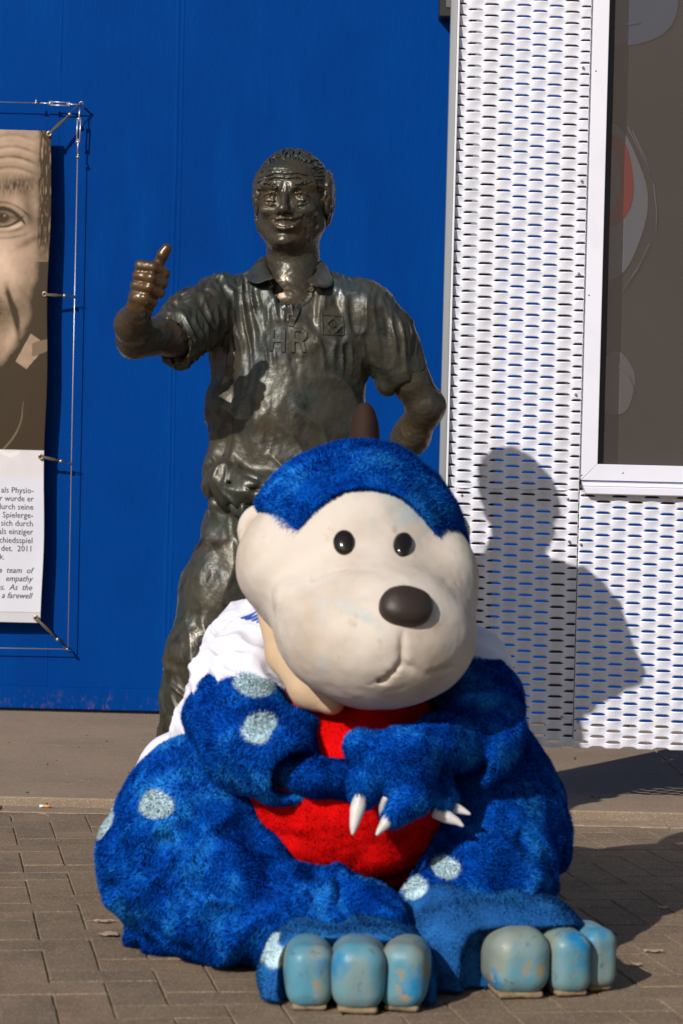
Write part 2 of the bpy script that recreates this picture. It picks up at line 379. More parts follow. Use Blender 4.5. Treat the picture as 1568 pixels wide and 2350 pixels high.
# ---- paving: herringbone of 2:1 concrete pavers
PT = empty('pavement'); tag(PT, kind='structure')
bed = box('sand_bed', (-3.2, 2.2, -.085), (3.4, 7.1, -.0055), M['joint'], PT)
U = 0.1085; JOINT = 0.0022; TH = rad(9.8)
def brick_me(i, m):
    bm = bmesh.new(); bmesh.ops.create_cube(bm, size=1)
    hx, hy, hz = U/2-JOINT/2, U-JOINT/2, .03
    for v in bm.verts: v.co = Vector((v.co.x*2*hx, v.co.y*2*hy, v.co.z*2*hz-hz))
    top = [e for e in bm.edges if all(v.co.z > -1e-4 for v in e.verts)]
    bmesh.ops.bevel(bm, geom=top, offset=.0026, segments=1, profile=.5, affect='EDGES')
    rr = random.Random(i)
    for v in bm.verts: v.co += Vector((rr.uniform(-.0007, .0007), rr.uniform(-.0007, .0007), 0))
    me = bm_mesh('brick', bm); me.materials.append(m); return me
BM = [brick_me(i, BR[i % 4]) for i in range(8)]
ux = Vector((math.cos(TH), math.sin(TH), 0)); uy = Vector((-math.sin(TH), math.cos(TH), 0)); O = Vector((.752, 6.103, 0))
cand = []
for i in range(-48, 48):
    for j in range(-48, 48):
        k = (i-j) % 4
        if k == 0: c = (i+1, j+.5, 1)      # horizontal brick covers cells i, i+1
        elif k == 2: c = (i+.5, j, 0)      # vertical brick covers cells j-1, j
        else: continue
        p = O+ux*c[0]*U+uy*c[1]*U
        if -3.1 < p.x < 3.3 and 2.4 < p.y < 7.25: cand.append((p, c[2]))
def seen(p):
    hw = .1427*p.y
    d = 0
    if p.y < 4.3: d += (4.3-p.y)*6
    d += max(0, abs(p.x)-hw-.05)*4
    if -.52 < p.x < .45 and 4.75 < p.y < 6.4: d += .9     # behind the seated figure
    return d
cand.sort(key=lambda c: (seen(c[0]), c[0].y))
def clipped(p): return p.y > 7.02
solo = [c for c in cand if not clipped(c[0])][:296]; ids = {id(c) for c in solo}; rest = [c for c in cand if id(c) not in ids]
rr = random.Random(3)
def brick_xf(p, h):
    a = TH + (math.pi/2 if h else 0) + rr.uniform(-.004, .004)
    return Matrix.Translation((p.x, p.y, rr.uniform(-.0018, .0006))) @ Matrix.Rotation(a, 4, 'Z') @ Matrix.Rotation(rr.uniform(-.007, .007), 4, 'X') @ Matrix.Rotation(rr.uniform(-.012, .012), 4, 'Y')
for p, h in solo:
    o = bpy.data.objects.new('brick', rr.choice(BM)); COL.objects.link(o); o.matrix_world = brick_xf(p, h); o.parent = PT
V = []; F = []; MI = []
for p, h in rest:
    me = rr.choice(BM); X = brick_xf(p, h); b = len(V)
    V += [X @ v.co for v in me.vertices]; F += [tuple(b+i for i in f.vertices) for f in me.polygons]
V = [Vector((v.x, min(v.y, 7.095), v.z)) for v in V]
me = bpy.data.meshes.new('brick_field'); me.from_pydata(V, [], F); me.update(); bf = link('brick_field', me, BR[0], PT); tag(bf, kind='stuff')

# kerb strip, gutter, slab in front of the wall
KT = empty('kerb'); tag(KT, kind='structure')
x = -4.0; 
while x < 4.2:
    box('kerb_stone', (x+.002, 7.103, -.08), (x+.998, 7.225, .0015+random.uniform(-.001, .001)), M['kerb'], KT, .004); x += 1.0
gt = box('gutter', (-4.2, 7.225, -.088), (4.4, 7.44, -.055), M['gutter']); tag(gt, kind='structure')
SB = empty('concrete_strip'); tag(SB, kind='structure')
for x0, x1 in ((-4.2, -1.75), (-1.75, -.02), (-.02, 1.22), (1.22, 4.4)):
    bm = bmesh.new(); nx = int((x1-x0)/.02); 
    s_ = box('concrete_slab', (x0+.002, 7.425, -.085), (x1-.002, 10.05, .0), M['slab'], SB, .005)
# debris on the slab and pavers
def pebble(u, v, r, m, flat=.5, y=None):
    d = ROTN @ np.array([(u-784)/FPX, -(v-1175)/FPX, -1.0]); P = np.array([0, 0, CAM_H]) + d*(-CAM_H/d[2])
    bm = bmesh.new(); bmesh.ops.create_icosphere(bm, subdivisions=2, radius=1)
    for vv in bm.verts: vv.co = Vector((vv.co.x*r*random.uniform(.8, 1.2)+P[0], vv.co.y*r*1.4*random.uniform(.8, 1.2)+P[1], max(0, vv.co.z*r*flat*random.uniform(.8, 1.2)+r*flat*.7)))
    return bm, P
bmall = bmesh.new(); Vp = []; Fp = []
for u, v, r in [(200, 1688, .004), (245, 1702, .004), (180, 1715, .004), (108, 1755, .004), (62, 1820, .005), (210, 1788, .003), (295, 1774, .004), (92, 1833, .003), (155, 1797, .0025),
                (1360, 1830, .006), (1375, 1832, .004), (270, 1822, .005), (255, 1818, .003), (130, 1746, .003), (330, 1700, .003), (20, 1705, .003)]:
    bm, P = pebble(u, v, r, None); o0 = len(Vp); bm.verts.ensure_lookup_table(); Vp += [tuple(x.co) for x in bm.verts]; Fp += [tuple(o0+x.index for x in f.verts) for f in bm.faces]; bm.free()
for i in range(500):
    X = random.uniform(-1.1, 1.2); Y = random.uniform(4.3, 9.9); r = random.uniform(.0008, .0022)
    if 7.1 < Y < 7.45: continue
    bm = bmesh.new(); bmesh.ops.create_icosphere(bm, subdivisions=1, radius=r); o0 = len(Vp); bm.verts.ensure_lookup_table()
    Vp += [(v.co.x*random.uniform(.7, 1.5)+X, v.co.y+Y, v.co.z*.6+r*.3) for v in bm.verts]; Fp += [tuple(o0+x.index for x in f.verts) for f in bm.faces]; bm.free()
me = bpy.data.meshes.new('grit'); me.from_pydata(Vp, [], Fp); me.update(); o = link('grit', me, M['pebble']); tag(o, 'loose dark grit scattered over the pavers and slab', 'grit', kind='stuff')
bmall.free()
def gnd(u, v):
    d = ROTN @ np.array([(u-784)/FPX, -(v-1175)/FPX, -1.0]); return np.array([0, 0, CAM_H]) + d*(-CAM_H/d[2])
# cigarette end lying at the kerb edge
P = gnd(93, 1853); P[2] = .0065; P[1] = 7.19
CB = empty('cigarette_butt', tuple(P)); tag(CB, 'orange and white cigarette butt lying on the kerb stone at left', 'cigarette butt')
Pq = P.copy(); dx = .0135
tube('paper', [Pq+np.array([-.001, 0, 0]), Pq+np.array([dx, .001, 0])], .0042, M['paper'], CB, 12)
tube('filter', [Pq+np.array([dx+.0002, .001, 0]), Pq+np.array([dx+.02, .003, 0])], .0044, M['butt'], CB, 12)
# fallen leaf pieces on the pavers left of the figure
def leaf(name, u, v, sx, sy, rz, label, m):
    P = gnd(u, v); n = 14; Vv = [(P[0], P[1], .007)]
    for k in range(n):
        a = 2*math.pi*k/n; rr_ = 1+.25*math.sin(3*a+rz)+.12*math.sin(7*a)
        x_ = math.cos(a)*sx*rr_; y_ = math.sin(a)*sy*rr_; Vv.append((P[0]+x_*math.cos(rz)-y_*math.sin(rz), P[1]+x_*math.sin(rz)+y_*math.cos(rz), .003+.004*abs(math.sin(2*a))))
    Fv = [(0, 1+k, 1+(k+1) % n) for k in range(n)]
    me = bpy.data.meshes.new(name); me.from_pydata(Vv, [], Fv); me.update(); o = link(name, me, m, smooth=True)
    tag(o, label, 'scrap'); return o
leaf('paper_scrap', 238, 2118, .020, .010, .2, 'thin tan scrap on the pavers, farther of the two left of the blue hip', M['mark'])
leaf('paper_scrap', 250, 2148, .024, .022, 1.2, 'tan torn scrap on the pavers, nearer of the two left of the blue hip', M['mark'])
leaf('leaf', 1461, 2218, .012, .008, .1, 'small pale leaf on shaded pavers, nearest the right foot', M['mark'])
leaf('leaf', 1500, 2187, .020, .008, .1, 'largest pale leaf on the shaded pavers right of the figure', M['mark'])
leaf('leaf', 1523, 2087, .012, .012, .1, 'pale leaf on the shaded pavers, farthest from the feet', M['mark'])
leaf('leaf', 1627, 2191, .012, .008, .6, 'small pale leaf on the shaded pavers at the right edge', M['mark']) if False else None

# ---- the blue wall
BW = empty('blue_wall', (0, WALL_Y, 0)); tag(BW, 'bright blue painted wall behind the bronze statue, its foot stained by rust', 'wall')
box('wall_face', (-4.2, WALL_Y, .105), (4.4, WALL_Y+.3, 6.0), M['blue_wall'], BW)
box('skirting', (-4.2, WALL_Y-.012, .012), (4.4, WALL_Y+.3, .1045), M['blue_wall'], BW, .004)
box('bottom_joint', (-4.2, WALL_Y+.004, -.02), (4.4, WALL_Y+.3, .012), M['gutter'], BW)
for u, wd in ((391, .009), (402, .006), (122, .004), (-300, .004)):
    p = q(u, 900, WALL_Y)[0]
    V = []; F = []; n = 60
    for k in range(n):
        z = .11+5.8*k/(n-1); jx = .003*noise(np.array([[u, 0, z*3]]))[0]
        for s_, d_ in ((-1, .0005), (0, -.0035), (1, .0005)): V.append((p+jx+s_*wd, WALL_Y+d_, z))
        if k: F += [((k-1)*3, (k-1)*3+1, k*3+1, k*3), ((k-1)*3+1, (k-1)*3+2, k*3+2, k*3+1)]
    me = bpy.data.meshes.new('paint_seam'); me.from_pydata(V, [], F); me.update(); link('paint_seam', me, M['blue_wall'], BW, smooth=True)
# little paint drips and nibs
V = []; F = []
for i in range(900):
    X = random.uniform(-1.5, 1.3) if i % 3 else random.gauss(-.72, .12); Z = random.uniform(.15, 3.2); r = random.uniform(.0012, .0036); b = len(V); h = random.uniform(1, 3.5)
    for k in range(6): a = k*math.pi/3; V.append((X+r*math.cos(a), WALL_Y-.0001, Z+r*h*math.sin(a)))
    V.append((X, WALL_Y-r*.7, Z)); F += [(b+k, b+(k+1) % 6, b+6) for k in range(6)]
me = bpy.data.meshes.new('paint_nibs'); me.from_pydata(V, [], F); me.update(); o = link('paint_nibs', me, M['blue_wall'], BW, smooth=True); tag(o, kind='stuff')

# dark lamp box at the top beside the post
p = q(1006, 45, WALL_Y-.02)
LB = empty('wall_box', (p[0], WALL_Y, p[2])); tag(LB, 'black rectangular box on the blue wall at the top beside the post', 'box')
box('housing', (p[0], WALL_Y-.10, p[2]), (p[0]+.16, WALL_Y-.002, p[2]+.5), M['dark'], LB, .003)
box('cover_plate', (p[0]+.028, WALL_Y-.106, p[2]+.035), (p[0]+.15, WALL_Y-.1005, p[2]+.48), mat('grey_cover', (.11, .10, .09), .5), LB, .002)

# ---- perforated facade panels
PX0 = q(1040.7, 600, PAN_Y)[0]; PX1 = q(1343, 600, PAN_Y)[0]; CW = .0509; RH = .03545; PBOT = .142; ZSEAM = .992
def perf_sheet(x0, ncol, z0, nrow, phase0, hole=lambda c, r: True, clip=None):
    """louvred sheet: slits in staggered columns; each strip leans out to its lower edge"""
    NS, NT = 10, 8; V = []; F = []; W = CW
    hb, ht = .0020, .0052
    for c in range(ncol):
        off = RH/2 if (c+phase0) % 2 else 0.0
        lo_ = -1 if off else 0
        for r in range(lo_, nrow):
            zb = z0+off+r*RH; zt = zb+RH; b = len(V)
            lb = hole(c, r); lt = hole(c, r+1)
            for k in range(NT+1):
                for i in range(NS+1):
                    s_ = -1+2*i/NS; e = min(1.0, (1-abs(s_))/.40); e = e**.75*(1-.12*(s_*s_))
                    zlo = zb+(ht*e if lb else 0); zhi = zt-(hb*e if lt else 0)
                    t_ = k/NT; z = zlo+(zhi-zlo)*t_
                    wv = (math.cos(s_*math.pi/2)**1.0)
                    tt = (z-zb)/RH
                    y = -.0125*wv*(tt**1.3)+.0035*wv
                    z = min(max(z, z0), z0+nrow*RH)
                    xx = x0+(c+.5)*W+s_*W/2
                    if clip: xx = min(max(xx, clip[0]), clip[1])
                    V.append((xx, y, z))
            for k in range(NT):
                for i in range(NS):
                    F.append((b+k*(NS+1)+i, b+k*(NS+1)+i+1, b+(k+1)*(NS+1)+i+1, b+(k+1)*(NS+1)+i))
    return V, F
def make_panel(label, x0, ncol, z0, nrow, phase, screws, clip=None):
    T = empty('perforated_panel', (x0, PAN_Y, z0)); tag(T, label, 'panel', 'perforated white facade panels')
    V, F = perf_sheet(x0, ncol, z0, nrow, phase, clip=clip)
    me = bpy.data.meshes.new('sheet'); me.from_pydata([(v[0], v[1]+PAN_Y, v[2]) for v in V], [], F); me.update()
    bm = bmesh.new(); bm.from_mesh(me); bmesh.ops.remove_doubles(bm, verts=bm.verts[:], dist=.00005)
    bad = [f for f in bm.faces if f.calc_area() < 1e-9]; bmesh.ops.delete(bm, geom=bad, context='FACES_ONLY')
    bmesh.ops.recalc_face_normals(bm, faces=bm.faces[:]); bm.to_mesh(me); bm.free()
    o = link('sheet', me, M['panel'], T, smooth=True)
    so_ = o.modifiers.new('thickness', 'SOLIDIFY'); so_.thickness = .0015; so_.offset = 0
    for (x, z) in screws:
        multi_tube('screw', [([(x, PAN_Y-.0085, z), (x, PAN_Y-.003, z)], .0042, False), ([(x, PAN_Y-.0105, z), (x, PAN_Y-.0085, z)], .0018, False)], M['screw'], T, 12)
    return T
def scr(u, v):
    p = q(u, v, PAN_Y); return (p[0], p[2])
nr_low = int((ZSEAM-PBOT)/RH); z_low0 = ZSEAM-nr_low*RH
make_panel('tall white perforated panel above the seam between post and window', PX0-CW/2, 9, ZSEAM, 60, 0,
    [scr(1055, 147), scr(1407-48, 165) if False else scr(1338, 155), scr(1047, 397), scr(1335, 415), scr(1043, 615), scr(1328, 628), scr(1033, 895), scr(1321, 905)], clip=(PX0, PX1-.001))
make_panel('white perforated panel below the seam, next to the post foot', PX0-CW/2, 9, z_low0+.001, nr_low, 0, [scr(1060, 1136), scr(1303, 1145), scr(1289, 1645), scr(1306, 1242)], clip=(PX0, PX1-.001))
XW = PX1+.002; nr_r = int((.962-z_low0)/RH)+1
make_panel('white perforated panel below the window at the right', XW, 26, z_low0+.001, nr_r, 1, [scr(1333, 1249), scr(1326, 1655), scr(1320, 1830-90)])

def rail(label, x0, x1, z0, z1, y0, y1, m, name='support_rail', group='rails behind the perforated panels'):
    o = box(name, (x0, y0, z0), (x1, y1, z1), m, None, .002); tag(o, label, 'rail', group); return o
xr = lambda u, v=50: q(u, v, PAN_Y+.06)[0]
rail('brown upright rail behind the left columns of the panel', xr(1114), xr(1162), .2, 6, PAN_Y+.05, PAN_Y+.075, M['rail'])
rail('grey upright rail nearest the aluminium post behind the panel', xr(1093), xr(1113.5), .2, 6, PAN_Y+.04, PAN_Y+.09, M['grey_rail'])
rail('brown upright rail behind the panel beside the window', xr(1292), PX1+.016, .2, 6, PAN_Y+.05, PAN_Y+.075, M['rail'])
rail('narrow brown upright rail directly behind the aluminium post', xr(1053), xr(1090), .2, 6, PAN_Y+.05, PAN_Y+.075, M['rail'])
rail('brown cross rail behind the panel seam', xr(1040), xr(1345)+.9, .945, 1.01, PAN_Y+.03, PAN_Y+.048, M['rail'])

# aluminium corner post
p0 = q(1021, 600, PAN_Y-.02)[0]; p1 = q(1036, 600, PAN_Y-.02)[0]; p2 = PX0-.0005
AP = empty('corner_post', (p0, PAN_Y, .0)); tag(AP, 'tall brushed aluminium post on the left edge of the perforated panels', 'post')
box('post', (p0, PAN_Y-.018, .0), (p1, PAN_Y+.03, 6.0), M['aluminium'], AP, .001)
box('lip', (p1+.0005, PAN_Y-.022, .0), (p2, PAN_Y+.03, 6.0), M['white_lip'], AP, .0008)

# ---- window
WN = empty('window', (PX1, PAN_Y, 1.0)); tag(WN, 'large white framed window with dark insect screen at right', 'window')
fx0 = PX1+.004; fx1 = q(1384, 600, PAN_Y-.02)[0]; zf1 = 1.078; zf0 = 1.026; YF = PAN_Y-.022
def prism(name, poly, y0, y1, m, parent, bev=.0012):
    bm = bmesh.new(); a = [bm.verts.new((x, y0, z)) for x, z in poly]; b = [bm.verts.new((x, y1, z)) for x, z in poly]; n = len(poly)
    bm.faces.new(a); bm.faces.new(b[::-1])
    for i in range(n): bm.faces.new((a[i], b[i], b[(i+1) % n], a[(i+1) % n]))
    bmesh.ops.recalc_face_normals(bm, faces=bm.faces[:])
    if bev: bmesh.ops.bevel(bm, geom=bm.edges[:], offset=bev, segments=1, profile=.5, affect='EDGES')
    return link(name, bm_mesh(name, bm), m, parent)
prism('frame_side', [(fx0, zf0+.0006), (fx1, zf1), (fx1, 6), (fx0, 6)], YF, PAN_Y+.06, M['frame'], WN)
prism('frame_bottom', [(fx0+.0006, zf0), (3.0, zf0), (3.0, zf1-.0003), (fx1+.0003, zf1-.0003)], YF, PAN_Y+.06, M['frame'], WN)
prism('sill', [(fx0+.004, zf0-.002), (3.0, zf0-.002), (3.0, zf0-.018), (fx0+.006, zf0-.018)], YF+.010, PAN_Y+.05, M['frame'], WN)
prism('drip_edge', [(fx0+.006, zf0-.019), (3.0, zf0-.019), (3.0, zf0-.044), (fx0+.016, zf0-.044)], YF-.012, PAN_Y+.05, M['frame'], WN, .003)
box('screen', (fx1+.022, PAN_Y+.012, zf1), (3.0, PAN_Y+.0135, 6), M['screen'], WN)
box('screen_channel', (fx1, PAN_Y+.02, zf1), (fx1+.0215, PAN_Y+.045, 6), M['dark'], WN)
for u, v in ((1366, 165), (1350, 678), (1333, 1090), (1427, 1163-50+1)):
    x, z = scr(u, v)
    if u == 1427: z = (zf0+zf1)/2
    tube('screw', [(x, YF-.0012, z), (x, YF+.0005, z)], .0028, M['screw'], WN, 10)
# room behind: dark backing with flat pale, red and bluish shapes behind the screen
box('inner_blind', (fx1-.02, PAN_Y+.11, zf1-.02), (3.0, PAN_Y+.115, 6), mat('dark_blind', (.16, .135, .12), .8, var=[((.10, .085, .08), 1.5, .4, .7)]), WN)
def disc(name, u, v, ru, rv, y, m, ru2=None, rv2=None):
    n = 48; V = []; F = []
    c = q(u, v, y)
    s_ = PAN_Y/FPX
    for k in range(n):
        a = 2*math.pi*k/n; wb = 1+.05*math.sin(2*a+u)+.03*math.sin(5*a+v); V.append((max(fx1+.002, c[0]+ru*wb*s_*math.cos(a)), y, c[2]+rv*wb*s_*math.sin(a)))
    if ru2 is None: F.append(tuple(range(n)))
    else:
        for k in range(n):
            a = 2*math.pi*k/n; V.append((max(fx1+.002, c[0]+ru2*s_*math.cos(a)), y, c[2]+rv2*s_*math.sin(a)))
        F = [(k, (k+1) % n, n+(k+1) % n, n+k) for k in range(n)]
    me = bpy.data.meshes.new(name); me.from_pydata(V, [], F); me.update(); return link(name, me, m, WN)
yb = PAN_Y+.105
disc('pale_disc', 1380, 460, 110, 175, yb, mat('pale_shape', (.48, .50, .60), .6))
disc('red_ring', 1404, 412, 50, 108, yb-.003, mat('red_shape', (.80, .03, .02), .6), 20, 70)
disc('pale_oval', 1412, 880, 48, 70, yb, mat('milky_shape', (.45, .40, .43), .5))
disc('sky_blue_disc', 1450, -20, 120, 120, yb, mat('bluish_shape', (.22, .30, .46), .5))
for k, (a, b) in enumerate([((1440, 290), (1490, 400)), ((1452, 300), (1500, 420)), ((1500, 420), (1506, 540)), ((1490, 560), (1440, 650)), ((1484, 575), (1430, 665)), ((1410, 830), (1450, 875)), ((1425, 815), (1458, 905)), ((1405, 60), (1470, 50))]):
    pa = q(*a, yb-.006); pb = q(*b, yb-.006); tube('pale_streak', [pa, (pa+pb)/2+np.array([.006, 0, 0]), pb], .0016, bpy.data.materials['pale_shape'], WN, 6)

# ================================================================== BANNER AND ITS CABLES
BY = 9.922
XR = q(107, 865, BY)[0]; ZT = q(121, 300, BY)[2]; ZB = q(93, 1430, BY)[2]; ZW = q(100, 1033, BY)[2]; BWID = 0.96
KB = FPX/BY
BN = empty('banner', (XR, BY, ZB)); tag(BN, 'sepia portrait banner with printed text, laced to steel cables at the left edge', 'banner')
nx, nz_ = 300, 620
xs = np.linspace(XR-BWID, XR, nx); zs = np.linspace(ZB, ZT, nz_); GX, GZ = np.meshgrid(xs, zs)
Uu = (GX-XR)*KB+118; Vv = 300+(ZT-GZ)*KB; 
def G(u0, v0, su, sv, a=0.0):
    c, s = math.cos(a), math.sin(a); du = Uu-u0; dv = Vv-v0
    x = (c*du+s*dv)/su; y = (-s*du+c*dv)/sv; return np.exp(-(x*x+y*y))
P3 = np.stack([Uu.ravel(), Vv.ravel(), 0*Uu.ravel()], 1)
n1 = fbm(P3/40, 3, 4).reshape(Uu.shape); n2 = fbm(P3/9, 5, 3).reshape(Uu.shape); n3 = fbm(P3/np.array([3, 12, 1]), 8, 2).reshape(Uu.shape)
Um = -58-np.abs(Uu+58)*-1            # mirrored about the nose line u = -58 (the far half lies outside the picture)
Uf = np.where(Uu < -88, -176-Uu, Uu)
def GF(u0, v0, su, sv, a=0.0):
    c, s = math.cos(a), math.sin(a); du = Uf-u0; dv = Vv-v0
    x = (c*du+s*dv)/su; y = (-s*du+c*dv)/sv; return np.exp(-(x*x+y*y))
L_ = .40+.03*n1+.012*n2
L_ += .15*GF(10, 600, 45, 70)+.07*GF(5, 330, 60, 30)+.10*GF(45, 770, 18, 60, .5)-.10*GF(60, 700, 30, 90, .2)
L_ -= .10*smooth01(Uf, 70, 112)
for (v0, a, am) in ((345, .10, .08), (368, .14, .10), (392, .18, .07), (318, .06, .05)):      # forehead creases
    vv = v0+a*(Uf-20)*.3-8*np.cos((Uf-30)/26)
    L_ -= am*np.exp(-((Vv-vv)/3.5)**2)*smooth01(Uf, 92, 60); L_ += am*.6*np.exp(-((Vv-vv-8)/5)**2)*smooth01(Uf, 92, 60)
L_ -= (.15+.10*n3+.05*n2)*GF(35, 425, 50, 20, -.25)                                                # eyebrow
L_ += .10*np.maximum(n3, 0)*GF(40, 420, 40, 15, -.2)
L_ += .07*GF(40, 470, 28, 16, .4)-.14*GF(68, 480, 14, 45, -.25)
L_ -= .05*GF(20, 500, 44, 26, .1)
L_ -= .34*np.exp(-((Vv-(480+.012*(Uf-8)**2))/4.0)**2)*smooth01(Uf, 66, 52)      # upper lid
L_ -= .10*np.exp(-((Vv-(466+.008*(Uf-8)**2))/3.0)**2)*smooth01(Uf, 76, 60)
L_ -= .20*GF(8, 502, 15, 14)*(Vv > 482)+.12*GF(8, 502, 6, 6); L_ += .25*GF(13, 497, 3, 3); L_ -= .14*GF(36, 503, 14, 8)
L_ -= .22*np.exp(-((Vv-(522-.010*(Uf-8)**2))/3.0)**2)*smooth01(Uf, 62, 48); L_ += .12*np.exp(-((Vv-(530-.008*(Uf-8)**2))/5)**2)*smooth01(Uf, 62, 48)
L_ += .10*GF(33, 505, 9, 5)-.12*np.exp(-((Vv-532+.004*(Uf-10)**2)/4.5)**2)*smooth01(Uf, 70, 40)
L_ += .07*np.exp(-((Vv-522+.004*(Uf-10)**2)/6)**2)*smooth01(Uf, 60, 30)
L_ -= .10*np.exp(-((Vv-548+.003*(Uf-5)**2)/3)**2)*smooth01(Uf, 80, 40)
L_ -= .22*np.exp(-(((Uf-35)-16*np.tanh((Vv-700)/40))/6.5)**2)*smooth01(Vv, 640, 675)*smooth01(Vv, 800, 740)   # smile fold
L_ -= .16*GF(0, 715, 26, 30)+.03*np.abs(n2)*GF(5, 700, 40, 60)
L_ -= .10*GF(70, 555, 30, 8, -.5)*1.0
# hair and temple
hair = smooth01(Uf, 82, 98)*smooth01(Vv, 640, 480)
L_ -= hair*(.13-.20*np.maximum(fbm(P3/np.array([2.2, 22, 1])+.6*n1.reshape(-1, 1), 9, 2).reshape(Uu.shape), 0))
# jaw edge, collar and jacket
jaw = 118-np.maximum(0, Vv-640)*.30-np.maximum(0, Vv-760)*.22
out = smooth01(Uf-jaw, -3, 3)*(Vv > 560)
L_ = np.clip(L_-.20*smooth01(Uf-jaw, -40, 0)*(Vv > 600)-.30*smooth01(Vv, 760, 930)*.8, .07, .9)
bgd = .085+.02*n1
L_ = L_*(1-out)+bgd*out
collar = ((Uf-62)*.75+(Vv-790)*.62 > -8) & ((Uf-62)*.75+(Vv-790)*.62 < 42) & ((Vv-790)*.8-(Uf-62)*.55 > -30) & ((Vv-790)*.8-(Uf-62)*.55 < 40)
L_ = np.where(collar & (out > .5), .38+.03*n1, L_)
c2 = (np.abs((Vv-800)+(Uf-90)*.35) < 16-.1*np.abs(Uf-95)) & (Uf > 84) & (out > .5); L_ = np.where(c2, .30, L_)
low = smooth01(Vv, 830, 900); L_ = L_*(1-low)+(.075+.012*n1)*low
cur = np.exp(-((Uf-(64-9*((Vv-945)/40)**2*np.sign(Vv-945)))/(1.5+.05*np.clip(Vv-920, 0, 90)))**2)*(Vv > 920)*(Vv < 1033); L_ += .22*cur
L_ = np.clip(L_, .04, .8)
L_ = np.clip((L_-.40)*1.5+.31, .045, .7); colr = np.stack([L_*1.06, L_*.72+.05*L_*L_, L_*.42+.25*L_*L_], -1)
wht = np.stack([.62+.02*n1, .585+.02*n1, .585+.02*n1], -1); k2 = smooth01(Vv, 1085, 1105)[..., None]
wht = wht*(1-k2)+np.stack([.60+0*n1, .60+0*n1, .66+0*n1], -1)*k2
chev = (np.abs(Vv-1045+.35*np.abs(Uu-38)) < 5) & (Uu < 60) & (Uu > -40)
wht = np.where(chev[..., None], wht*1.12, wht)
hem = (Vv > 1404)[..., None]; wht = np.where(hem, wht*np.array([.88, .86, .82]), wht)
isw = (Vv > 1032)[..., None]; colr = np.where(isw, wht, colr)
colr = np.where(((Vv > 1404) & (Vv < 1406))[..., None], colr*.7, colr)
def by_at(x, z): return BY+.006*np.sin((z-ZB)*2.9+1)*smooth01(x, XR-.2, XR)+.0025*noise(np.stack([x*6, z*5, 0*x], 1), 4)
yy = by_at(GX.ravel(), GZ.ravel()).reshape(GX.shape)
edge_dx = -.0035*np.cos((GZ-ZB)/(ZT-ZB)*2*math.pi*3)*smooth01(GX, XR-.1, XR)
V = np.stack([GX+edge_dx, yy, GZ], -1).reshape(-1, 3)
ii = np.arange(nz_-1)[:, None]*nx+np.arange(nx-1)[None]; ii = ii.ravel(); Fq = np.stack([ii, ii+1, ii+nx+1, ii+nx], 1)
me = np_mesh('printed_sheet', V, Fq); set_color(me, colr.reshape(-1, 3)); o = link('printed_sheet', me, M['banner'], BN, smooth=True)
sm = o.modifiers.new('th', 'SOLIDIFY'); sm.thickness = .0012; sm.offset = 1

def text(name, s, size, loc, m, parent, align='RIGHT', shear=0.0, extrude=.0, rot=(math.pi/2, 0, 0), bold=0.0, scx=1.0):
    c = bpy.data.curves.new(name, 'FONT'); c.body = s; c.size = size; c.align_x = align; c.shear = shear; c.extrude = extrude; c.offset = bold; c.resolution_u = 2
    o = bpy.data.objects.new(name, c); COL.objects.link(o); o.location = loc; o.rotation_euler = rot; o.scale = (scx, 1, 1); c.materials.append(m)
    bpy.context.view_layer.update(); me = bpy.data.meshes.new_from_object(o.evaluated_get(bpy.context.evaluated_depsgraph_get())); me.transform(o.matrix_basis); bpy.data.objects.remove(o); me.name = name
    c_ = vcos(me).astype(float); f_ = c_[:, 1]-c_[:, 1].min(); c_[:, 1] = by_at(c_[:, 0], c_[:, 2])-.0026; me.vertices.foreach_set('co', c_.astype(np.float32).ravel()); me.update()
    return link(name, me, None, parent)
LINES = [('als Physio-', 1132, 0), ('r wurde er', 1151, 0), ('durch seine', 1170, 0), ('Spielerge-', 1189, 0), ('sich durch', 1208, 0), ('als einziger', 1227, 0), ('chiedsspiel', 1247, 0), ('det.  2011', 1266, 0),
         ('a  team  of', 1316, 1), ('empathy', 1335, 1), ('ns.  As  the', 1355, 1), ('a farewell', 1374, 1)]
for s_, v_, it in LINES:
    p = q(77-(v_-1125)*.022, v_, BY-.010); text('printed_text', s_, .0345, (p[0], BY-.0125, p[2]), M['ink'], BN, shear=.28 if it else 0, bold=0, scx=.93)
p = q(10, 1284, BY-.01); text('printed_text', 'k.', .0345, (p[0], BY-.0125, p[2]), M['ink'], BN, bold=0, scx=.93)
def ring(c, R, r, m, parent, name='eyelet', n=20):
    pts = [(c[0]+R*math.cos(2*math.pi*k/n), c[1], c[2]+R*math.sin(2*math.pi*k/n)) for k in range(n)]
    return tube(name, pts, r, m, parent, 8, closed=True)
EY = [(118-2, 328-0), (104, 719-43), (96, 1048), (83, 1418)]
EY = [(113, 307), (103, 675), (94, 1048), (83, 1418)]
for u, v in EY:
    p = q(u, v, BY-.006); p[1] = BY-.010; ring(p, .0085, .0035, M['eyelet'], BN)
    bm = bmesh.new(); bmesh.ops.create_circle(bm, cap_ends=True, radius=.006, segments=16); me = bpy.data.meshes.new('eyelet_hole')
    for v_ in bm.verts: v_.co = Vector((v_.co.x+p[0], BY-.0105, v_.co.y+p[2]))
    bm.to_mesh(me); bm.free(); link('eyelet_hole', me, M['dark'], BN)
CY = 9.945
CR = empty('cable_frame', tuple(q(158, 1492, CY))); tag(CR, 'thin steel cable frame stretched on the blue wall around the portrait banner', 'cable')
tl = q(186, 238, CY)
wA = q(178, 360, CY); wB = q(156, 1490, CY); zc = tl[2]
tube('cable', [q(-300, 226, CY), q(80, 236, CY)], .0022, M['cable'], CR)
tube('cable', [wA, q(167, 900, CY), wB], .0022, M['cable'], CR)
tube('cable', [q(-300, 1482, CY), wB], .0022, M['cable'], CR)
